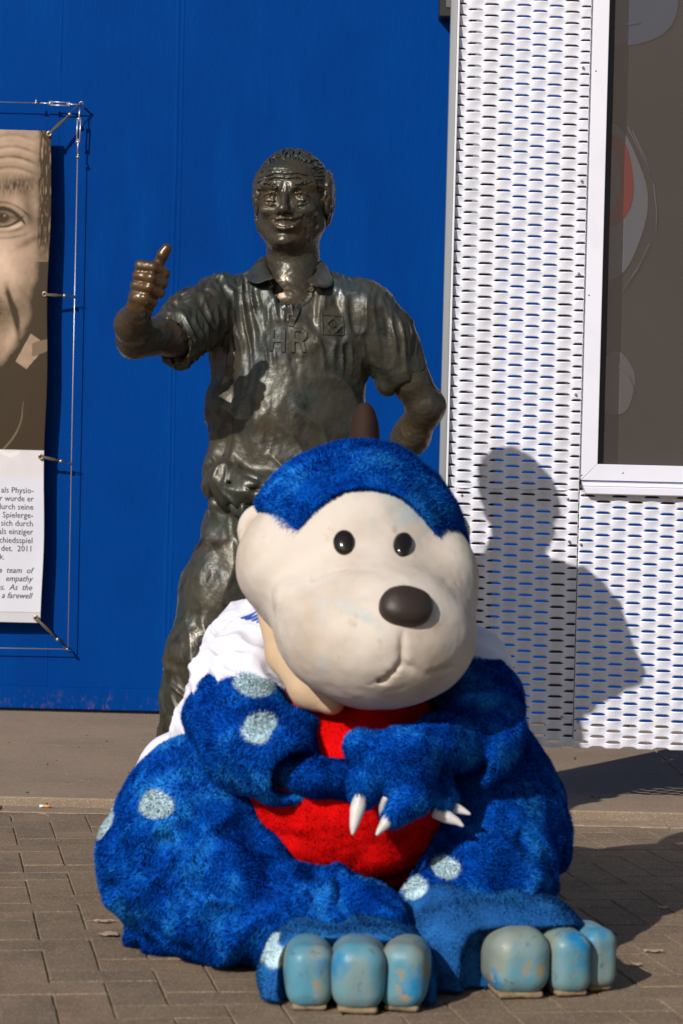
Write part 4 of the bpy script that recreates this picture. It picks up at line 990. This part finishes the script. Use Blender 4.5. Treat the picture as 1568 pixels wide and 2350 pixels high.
# ================================================================== THE SEATED PERSON IN A PLUSH SUIT
FG = empty('person', (q(760, 2200, 5.1)[0], 5.1, 0)); tag(FG, 'person in blue plush animal suit with red belly, sitting on the pavers', 'person')
LIGHT = np.array([.028, .34, .95]); MID = np.array([.003, .115, .62]); DARK = np.array([.001, .045, .34]); PALE = np.array([.64, .84, .92])
def W(u, v, Y): return q(u, v, Y)
def wr(x, Y): return x*Y/FPX
SPOTS = [(W(588, 1560, 5.08), .046), (W(603, 1672, 5.03), .044), (W(355, 1848, 5.00), .038), (W(226, 1875, 5.25), .050), (W(1024, 1990, 4.93), .030), (W(950, 2035, 4.90), .030), (W(300, 2155, 5.0), .03), (W(632, 2180, 4.70), .035)]
def plush_color(V, seed=0, dusty=0.0):
    n = fbm(V*np.array([14, 14, 11]), seed, 3); n2 = fbm(V*55, seed+5, 2); t = np.clip(.44+.45*n+.16*n2, 0, 1)[:, None]
    c = np.where(t < .5, DARK+(MID-DARK)*t*2, MID+(LIGHT-MID)*(t*2-1))
    if dusty: c = c*(1-dusty)+np.array([.022, .12, .27])*dusty
    for p, r in SPOTS:
        d = np.linalg.norm((V-p)*np.array([.9, .35, 1.2]), axis=1)+.002*n2+.005*fbm(V*18, seed+31, 1); k = smooth01(d, r, r-.006)[:, None]; c = c*(1-k)+(PALE*(1+.25*n2[:, None]*.5))*k
    return c
def fur(name, me, parent, density, length, width, colf, seed=0, mask=None, comb=(0, -.15, -.75), m=None, lean=.9):
    V = vcos(me).astype(np.float64); N = vnormals(me).astype(np.float64); n = len(me.polygons); Q = np.zeros(n*4, np.int32); me.polygons.foreach_get('vertices', Q); Q = Q.reshape(-1, 4)
    A = np.linalg.norm(np.cross(V[Q[:, 2]]-V[Q[:, 0]], V[Q[:, 3]]-V[Q[:, 1]]), axis=1)*.5
    if mask is not None: A = A*mask(V[Q].mean(1))
    rg = np.random.default_rng(seed+1); K = int(A.sum()*density); f = rg.choice(n, K, p=A/A.sum()); a = rg.random((K, 1)); b = rg.random((K, 1))
    def lerp(X): return (X[Q[f, 0]]*(1-a)+X[Q[f, 1]]*a)*(1-b)+(X[Q[f, 3]]*(1-a)+X[Q[f, 2]]*a)*b
    P = lerp(V); Nn = lerp(N); Nn /= np.linalg.norm(Nn, axis=1, keepdims=True)+1e-9
    T = np.array(comb)[None]+.8*np.stack([noise(P*7, seed+11), noise(P*7, seed+12), noise(P*7, seed+13)], 1)+.22*np.stack([noise(P*30, seed+14), noise(P*30, seed+15), noise(P*30, seed+16)], 1)+.35*rg.normal(size=P.shape)
    T -= Nn*(T*Nn).sum(1, keepdims=True); D = Nn+lean*T; D /= np.linalg.norm(D, axis=1, keepdims=True)
    L = length*(.65+.6*rg.random((K, 1)))*(1+.35*noise(P*25, seed+21)[:, None])
    side = np.cross(D, rg.normal(size=P.shape)); side /= np.linalg.norm(side, axis=1, keepdims=True); w_ = width*(.7+.6*rg.random((K, 1)))
    bend = D*.6+T*.25+np.array([0, 0, -.12]); bend /= np.linalg.norm(bend, axis=1, keepdims=True)
    R0 = P-Nn*.0015; Tp = R0+D*L*.55+bend*L*.5
    VV = np.stack([R0-side*w_*.5, R0+side*w_*.5, Tp], 1).reshape(-1, 3)
    tri = np.arange(K*3).reshape(-1, 3)
    fm = np_mesh(name, VV, tri)
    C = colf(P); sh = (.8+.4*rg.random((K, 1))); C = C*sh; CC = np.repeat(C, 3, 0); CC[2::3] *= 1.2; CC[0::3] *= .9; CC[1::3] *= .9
    set_color(fm, CC)
    NN = Nn*1.0+D*.30+.20*rg.normal(size=P.shape); NN /= np.linalg.norm(NN, axis=1, keepdims=True); NV = np.repeat(NN, 3, 0)
    o = link(name, fm, m or M['fur'], parent, smooth=True)
    try: fm.normals_split_custom_set_from_vertices(NV.astype(np.float32))
    except Exception as e: fm.normals_split_custom_set_from_vertices([tuple(x) for x in NV])
    tag(o, kind='stuff'); return o

# body of the suit
v = Vol((-.68, 4.62, -.01), (.62, 5.95, .98), .0075)
v.ell(W(780, 1860, 5.50), [.30, .25, .32], .05)
v.chain([(W(775, 1800, 5.50), .24), (W(790, 1600, 5.42), .175), (W(800, 1480, 5.40), .12)], .08)
v.ell(W(463, 1960, 5.24), [.208, .26, .258], .03)
v.chain([(W(450, 1880, 5.38), .17), (W(450, 1960, 5.18), .19), (W(555, 2075, 5.02), .145), (W(700, 2112, 4.92), .112), (W(800, 2150, 4.84), .115)], .03)
v.ell(W(1115, 1910, 5.28), [.158, .26, .262], .03)
v.chain([(W(1150, 1860, 5.38), .14), (W(1145, 1930, 5.18), .130), (W(1110, 2050, 5.02), .112), (W(1030, 2108, 4.95), .088), (W(1060, 2130, 4.98), .08)], .05)
# left arm of the picture: wide sleeve of plush, hand slips under the other
v.chain([(W(610, 1540, 5.42), .085), (W(548, 1640, 5.20), .112), (W(575, 1700, 5.08), .108), (W(640, 1752, 4.99), .078)], .015)
v.chain([(W(688, 1668, 5.06), .030), (W(650, 1745, 4.98), .080)], .03)
v.cone(W(640, 1765, 4.985), W(740, 1800, 4.88), .052, .072, .006, 's')
v.chain([(W(640, 1765, 5.02), .030), (W(730, 1782, 4.95), .037), (W(850, 1795, 4.97), .040)], .008)
# right arm of the picture: sleeve hangs open, forearm and hand on top
v.chain([(W(1040, 1570, 5.40), .10), (W(1110, 1610, 5.20), .078), (W(1132, 1690, 5.06), .064), (W(1122, 1745, 5.0), .042)], .03)
v.cone(W(1085, 1625, 5.14), W(1060, 1680, 5.04), .055, .045, .03)
v.chain([(W(1150, 1700, 5.06), .030), (W(1146, 1750, 5.02), .022), (W(1118, 1785, 5.0), .014)], .02)
v.cone(W(1098, 1742, 5.00), W(1040, 1810, 4.90), .036, .055, .008, 's')
v.chain([(W(1085, 1700, 5.03), .052), (W(1000, 1710, 4.93), .056), (W(930, 1725, 4.88), .058)], .012)
v.ell(W(915, 1760, 4.865), [.080, .05, .068], .02)
v.chain([(W(850, 1735, 4.87), .036), (W(828, 1712, 4.87), .033)], .02)
v.chain([(W(855, 1755, 4.86), .036), (W(840, 1800, 4.845), .032), (W(832, 1830, 4.835), .020)], .012)
v.chain([(W(940, 1790, 4.86), .034), (W(925, 1845, 4.84), .030), (W(898, 1874, 4.83), .018)], .010)
v.chain([(W(965, 1770, 4.87), .034), (W(955, 1835, 4.85), .026), (W(925, 1866, 4.835), .016)], .010)
v.chain([(W(985, 1800, 4.93), .030), (W(1012, 1845, 4.915), .020)], .012)
v.chain([(W(1005, 1790, 4.95), .028), (W(1028, 1830, 4.94), .018)], .012)
v.plane_cut((0, 0, -1), -.002)
def d_suit(V, N):
    leg = smooth01(V[:, 2], .45, .15); arm = smooth01(V[:, 2], .40, .55)*(V[:, 1] < 5.25)
    a = .017*leg*folds(V, (.75, 0, .40), 8, 2.0, 71, .5)*(V[:, 0] < 0)+.017*leg*folds(V, (-.5, 0, .8), 9, 2.2, 73, .5)*(V[:, 0] >= 0)
    return a+.010*leg*folds(V, (.2, .3, 1), 14, 3, 74, .8)*(V[:, 1] < 5.15)+.009*arm*folds(V, (.5, 0, .8), 12, 3, 75)+.006*fbm(V*7, 77, 2)
meU = vol_mesh('plush_suit', v, d_suit, 2); del v
VU = vcos(meU); set_color(meU, plush_color(VU, 3)*.7); link('plush_suit', meU, M['suit'], FG, smooth=True)
def fm(P):
    return ((P[:, 2] > .004)*(1.0-.75*(P[:, 1] > 5.42))).astype(float)
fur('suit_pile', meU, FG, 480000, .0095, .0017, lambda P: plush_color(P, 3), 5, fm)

# red belly
v = Vol((-.35, 4.85, .05), (.42, 5.6, .85), .007)
v.ell(W(805, 1825, 5.22), [.25, .27, .215], .05); v.ell(W(810, 1650, 5.30), [.17, .21, .16], .05)
v.cone(W(720, 1590, 5.32), W(830, 1640, 5.26), .06, .08, .04)
def d_red(V, N): return .006*fbm(V*7, 91, 3)+.006*folds(V, (1, 0, .25), 9, 2, 93)+.0012*fbm(V*60, 95, 2)
meR = vol_mesh('red_belly', v, d_red, 2); del v
redc = lambda P: np.array([.70, .0035, .0035])[None]*(1+.18*fbm(P*30, 97, 2)[:, None])
set_color(meR, redc(vcos(meR))*.85); link('red_belly', meR, M['red'], FG, smooth=True)
fur('belly_pile', meR, FG, 260000, .0050, .0015, redc, 6, lambda P: (P[:, 1] < 5.35).astype(float), m=M['red'])

# white jersey over shoulders and back
v = Vol((-.55, 5.0, .12), (.45, 6.0, .98), .0065)
v.ell(W(770, 1700, 5.62), [.30, .20, .32], .05); v.ell(W(468, 1845, 5.62), [.182, .12, .190], .04)
v.chain([(W(640, 1490, 5.44), .115), (W(592, 1545, 5.30), .105), (W(556, 1590, 5.24), .112), (W(545, 1625, 5.22), .105)], .03)
v.chain([(W(560, 1450, 5.48), .070), (W(540, 1500, 5.40), .07)], .04)
v.chain([(W(1000, 1500, 5.50), .10), (W(1060, 1560, 5.35), .105), (W(1085, 1585, 5.28), .085)], .03)
v.cone(W(500, 1640, 5.35), W(490, 1690, 5.40), .085, .10, .04)
def d_j(V, N):
    sl_ = smooth01(V[:, 1], 5.55, 5.35)
    return .0105*sl_*folds(V, (.9, 0, -.55), 34, 5, 101, .4)+.007*folds(V, (.7, 0, -.8), 16, 3, 103)+.0008*fbm(V*60, 105, 2)
meJ = vol_mesh('jersey', v, d_j, 2); del v; link('jersey', meJ, M['jersey'], FG, smooth=True)
VJ = vcos(meJ); pJ = np.zeros(len(meJ.polygons)*4, np.int32); meJ.polygons.foreach_get('vertices', pJ)
BVJ = BVHTree.FromPolygons([tuple(x) for x in VJ], [tuple(p) for p in pJ.reshape(-1, 4).tolist()])
for k, (a, b, c) in enumerate([((552, 1419), (580, 1414), (592, 1399)), ((562, 1422), (587, 1418), (598, 1404)), ((577, 1425), (594, 1420), (602, 1410)), ((588, 1429), (599, 1424), (604, 1415))]):
    Vx = []; Fx = []; n_s = 14
    for t_ in range(n_s+1):
        t = t_/n_s; pu = (1-t)**2*a[0]+2*t*(1-t)*b[0]+t*t*c[0]; pv = (1-t)**2*a[1]+2*t*(1-t)*b[1]+t*t*c[1]; ww = 1.9*math.sin(math.pi*min(1, t+.12)*.95)+.3
        for sg in (-1, 1):
            P_0 = project(BVJ, pu+sg*ww*.3, pv+sg*ww, 5.4); Vx.append((P_0.x, P_0.y-.004, P_0.z+.001))
    Fx = [(2*k_, 2*k_+1, 2*k_+3, 2*k_+2) for k_ in range(n_s)]
    me = bpy.data.meshes.new('sleeve_stripe'); me.from_pydata(Vx, [], Fx); me.update(); link('sleeve_stripe', me, M['stripe'], FG)

# tan felt neck between jersey and head
v = Vol((-.30, 4.95, .45), (.35, 5.6, 1.0), .007)
v.chain([(W(610, 1400, 5.22), .022), (W(655, 1500, 5.13), .040), (W(712, 1580, 5.06), .042), (W(760, 1610, 5.04), .03)], .02)
v.chain([(W(700, 1450, 5.3), .09), (W(860, 1500, 5.3), .12), (W(960, 1500, 5.3), .10)], .04)
link('felt_neck', vol_mesh('felt_neck', v, None, 2), M['tan'], FG, smooth=True); del v

# head: a plain rounded plush bear head
HEADP = empty('head', tuple(W(820, 1330, 5.1))); setparent(HEADP, FG)
v = Vol((-.27, 4.60, .50), (.36, 5.45, 1.16), .0062)
v.ell(W(815, 1290, 5.10), [.225, .22, .235], .03)
v.ell(W(650, 1295, 5.06), [.095, .12, .095], .06); v.ell(W(1020, 1330, 5.04), [.075, .11, .10], .05)
v.ell(W(872, 1455, 4.93), [.198, .215, .158], .07)
v.ell(W(760, 1440, 4.94), [.11, .15, .10], .06)
v.cone(W(668, 1372, 4.90), W(712, 1408, 4.82), .030, .02, .03)
# mouth seam under the nose, a dimple at each side
v.chain([(W(925, 1440, 4.715), .007), (W(922, 1520, 4.73), .007), (W(880, 1560, 4.75), .007), (W(810, 1560, 4.79), .006)], .004, 's')
v.chain([(W(922, 1520, 4.73), .007), (W(975, 1550, 4.75), .007), (W(1030, 1530, 4.80), .006)], .004, 's')
v.chain([(W(868, 1100, 4.835), .0022), (W(880, 1200, 4.835), .0022), (W(905, 1290, 4.80), .0022), (W(925, 1350, 4.725), .0022)], .006, 's')
v.chain([(W(640, 1390, 4.93), .002), (W(740, 1330, 4.86), .002), (W(830, 1300, 4.82), .002), (W(905, 1295, 4.795), .002), (W(1000, 1320, 4.85), .002), (W(1060, 1360, 4.93), .002)], .006, 's')
meC = vol_mesh('felt_face', v, lambda V, N: .004*fbm(V*6, 111, 3)+.0006*fbm(V*45, 112, 2), 2)
VC = vcos(meC); link('felt_face', meC, M['cream'], HEADP, smooth=True); del v
def felt_col(P):
    a = fbm(P*5, 141, 4); b = fbm(P*16, 143, 3); c = fbm(P*np.array([9, 9, 4]), 145, 3)
    C = np.array([.72, .64, .555])*(1+.05*b[:, None]); k1 = smooth01(a, .25, .85)[:, None]*.6; C = C*(1-k1)+np.array([.47, .36, .26])*k1
    k2 = smooth01(c, .4, .85)[:, None]*.6; C = C*(1-k2)+np.array([.50, .60, .62])*k2
    k3 = smooth01(fbm(P*38, 147, 2), .85, 1.1)[:, None]*.5; C = C*(1-k3)+np.array([.28, .21, .15])*k3
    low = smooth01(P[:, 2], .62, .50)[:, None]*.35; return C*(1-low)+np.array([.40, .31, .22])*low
M['felt_fuzz'] = mat('cream_fleece_fuzz', (.5, .45, .4), .9, attr='col', spec=.05)
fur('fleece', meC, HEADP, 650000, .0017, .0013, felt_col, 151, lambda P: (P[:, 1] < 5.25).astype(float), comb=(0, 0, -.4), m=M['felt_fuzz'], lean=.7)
# jaw underside opening in dark
# blue hood of plush over the top of the head
v = Vol((-.27, 4.78, .84), (.36, 5.5, 1.18), .0062)
v.ell(W(818, 1275, 5.115), [.236, .236, .246], .03)
v.cone(W(660, 1180, 5.05), W(665, 1225, 5.03), .055, .035, .03); v.cone(W(985, 1180, 5.05), W(995, 1235, 5.03), .055, .035, .03)
v.ell(W(848, 1345, 4.85), [.172, .30, .205], .008, 's')
v.sbox(W(818, 1500, 5.1), [.5, .5, .215], .02, .02, 's')
v.ell(W(560, 1262, 5.0), [.075, .4, .09], .02, 's')
meHd = vol_mesh('plush_hood', v, lambda V, N: .004*fbm(V*9, 113, 3), 2); del v
set_color(meHd, plush_color(vcos(meHd), 33)*.7); link('plush_hood', meHd, M['suit'], HEADP, smooth=True)
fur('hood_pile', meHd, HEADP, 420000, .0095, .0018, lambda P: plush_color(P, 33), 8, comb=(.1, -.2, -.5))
# ears
for (u, vv_, Y, r) in ((598, 1218, 5.10, .050), (1037, 1222, 5.12, .040)):
    c = W(u, vv_, Y); E_ = Vol(c-.10, c+.10, .005); E_.ell(c, [r, .03, r*1.15], .01); E_.ell(c+np.array([-.006, -.034, -.004]), [r*.6, .02, r*.7], .012, 's')
    link('ear', vol_mesh('ear', E_, None, 2), M['cream'], HEADP, smooth=True)
BVC = BVHTree.FromPolygons([tuple(x) for x in VC], [tuple(p) for p in (lambda a: (meC.polygons.foreach_get('vertices', a), a.reshape(-1, 4).tolist())[1])(np.zeros(len(meC.polygons)*4, np.int32))])
def on(bvh, u, v_):
    d = (Vector(q(u, v_, 5.0))-CAMP).normalized(); h_ = bvh.ray_cast(CAMP, d); return h_[0], h_[1]
def dome(name, u, v_, ru, rv, ht, m, parent, tilt=0, bvh=BVC, n=40, rings=10, sup=2.0):
    V = []; F = []
    for i in range(rings+1):
        t = i/rings
        for k in range(n):
            a = 2*math.pi*k/n; ca, sa = math.cos(a), math.sin(a); x = np.sign(ca)*abs(ca)**(2/sup)*ru*t; y = np.sign(sa)*abs(sa)**(2/sup)*rv*t
            uu = u+x*math.cos(tilt)-y*math.sin(tilt); ww = v_+x*math.sin(tilt)+y*math.cos(tilt)
            P, N = on(bvh, uu, ww)
            if P is None: P = Vector(q(uu, ww, 4.95)); N = Vector((0, -1, 0))
            hh = ht*math.sqrt(max(0, 1-t**2.6))-.002
            V.append(tuple(P+N*hh))
    for i in range(rings):
        for k in range(n): F.append((i*n+k, i*n+(k+1) % n, (i+1)*n+(k+1) % n, (i+1)*n+k))
    me = bpy.data.meshes.new(name); me.from_pydata(V, [], F); me.update(); bm = bmesh.new(); bm.from_mesh(me); bmesh.ops.remove_doubles(bm, verts=bm.verts[:], dist=1e-5); bmesh.ops.recalc_face_normals(bm, faces=bm.faces[:]); bm.to_mesh(me); bm.free()
    return link(name, me, m, parent, smooth=True)
dome('nose', 930, 1395, 62, 44, .035, M['nose'], HEADP, rad(8), sup=2.3)
dome('eye', 790, 1245, 26, 30, .016, M['bead'], HEADP)
dome('eye', 925, 1250, 23, 29, .016, M['bead'], HEADP)

# claws
def claw(pts):
    P = [W(*p[:3]) for p in pts]; r = [p[3] for p in pts]
    # resample smoothly
    Q_ = []; Rr = []
    for k in range(13):
        t = k/12; n = len(P)-1; i = min(int(t*n), n-1); f = t*n-i
        Q_.append(P[i]*(1-f)+P[i+1]*f); Rr.append((r[i]*(1-f)+r[i+1]*f))
    tube('claw', Q_, Rr, M['claw'], FG, 14)
claw([(832, 1815, 4.83, .0165), (820, 1860, 4.815, .0150), (812, 1898, 4.805, .0085), (809, 1916, 4.80, .0025)])
claw([(900, 1866, 4.83, .0145), (884, 1892, 4.815, .0120), (872, 1906, 4.81, .0070), (864, 1917, 4.805, .0025)])
claw([(888, 1830, 4.84, .013), (880, 1850, 4.84, .010), (874, 1872, 4.84, .003)])
claw([(1000, 1862, 4.91, .0150), (1028, 1876, 4.90, .0135), (1050, 1886, 4.895, .0080), (1064, 1897, 4.89, .0025)])
claw([(1018, 1842, 4.935, .0135), (1044, 1854, 4.93, .0120), (1064, 1862, 4.925, .0075), (1080, 1869, 4.92, .0025)])

# feet: low pile covers and three moulded toes each
def foot(cover, toes, seed):
    v = Vol(*cover['box'], .0065)
    for f in cover['add']: getattr(v, f[0])(*f[1:])
    v.plane_cut((0, 0, -1), -.003)
    me = vol_mesh('foot_cover', v, lambda V, N: .004*fbm(V*8, seed, 3)+.004*folds(V, (1, 0, .4), 9, 2, seed+1), 2)
    V_ = vcos(me); set_color(me, plush_color(V_, seed, .68)*.8)
    FT = link('foot_cover', me, M['shoe_fabric'], FG, smooth=True)
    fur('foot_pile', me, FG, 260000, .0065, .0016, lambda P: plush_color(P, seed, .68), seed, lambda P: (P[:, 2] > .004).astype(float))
    for (u, vb_, Y, wx, wy, hz, rz) in toes:
        c = W(u, vb_, Y); d = gndY(u, Y); vv = Vol((c[0]-.12, Y-.14, 0), (c[0]+.12, Y+.14, .22), .0052)
        vv.sbox((c[0], Y, hz/2+.004), [wx, wy, hz/2], min(wx, hz/2)*.74, .001, rot=('Z', rad(rz)))
        vv.ell((c[0], Y+.01, hz*.60), [wx*1.03, wy*.98, hz*.46], .012)
        vv.plane_cut((0, 0, -1), -.010)
        tm = vol_mesh('toe', vv, lambda V, N: .0022*fbm(V*14, seed+int(u), 2), 2); T = link('toe', tm, M['toe'], FG, smooth=True)
        vv = Vol((c[0]-.12, Y-.14, -.005), (c[0]+.12, Y+.14, .03), .004)
        vv.sbox((c[0], Y+.002, .008), [wx*.76, wy*.84, .0065], .006, .001, rot=('Z', rad(rz)))
        so2 = vol_mesh('toe_sole', vv, lambda V, N: .0012*fbm(V*40, seed+int(u), 2), 1); link('toe_sole', so2, M['sole'], T, smooth=True)
def gndY(u, Y): return 0
foot(dict(box=((-.24, 4.48, -.005), (.24, 5.15, .26)), add=[('sbox', W(795, 2232, 4.80), [.163, .205, .112], .085, .03), ('cone', W(760, 2130, 4.93), W(800, 2180, 4.80), .09, .08, .05),
     ('cone', W(632, 2240, 4.68), W(628, 2285, 4.63), .032, .026, .03), ('cone', W(962, 2225, 4.69), W(968, 2280, 4.64), .030, .024, .03),
     ('sbox', W(818, 2262, 4.55), [.146, .125, .072], .05, .012, 's')]),
     [(708, 2255, 4.630, .0450, .075, .124, 4), (822, 2255, 4.615, .0520, .080, .130, 0), (930, 2245, 4.640, .0440, .075, .126, -8)], 121)
foot(dict(box=((.08, 4.58, -.005), (.58, 5.2, .30)), add=[('sbox', W(1130, 2190, 4.91), [.178, .165, .122], .085, .03, 'u', ('Z', rad(10))), ('cone', W(1000, 2130, 4.90), W(1012, 2215, 4.80), .085, .050, .05), ('cone', W(1180, 2130, 4.92), W(1290, 2168, 4.86), .065, .034, .04),
     ('sbox', W(1255, 2228, 4.72), [.158, .115, .072], .05, .012, 's', ('Z', rad(14)))]),
     [(1181, 2215, 4.780, .061, .075, .132, 10), (1288, 2220, 4.81, .044, .075, .124, 18), (1348, 2225, 4.86, .038, .07, .122, 24)], 131)
# dark brown rounded fin standing up behind the head
v = Vol((-.02, 5.2, .90), (.14, 5.5, 1.25), .006); v.ell(W(836, 1022, 5.35), [.036, .06, .098], .01)
link('back_fin', vol_mesh('back_fin', v, None, 1), mat('brown_fin', (.030, .015, .010), .8, spec=.2), FG, smooth=True)
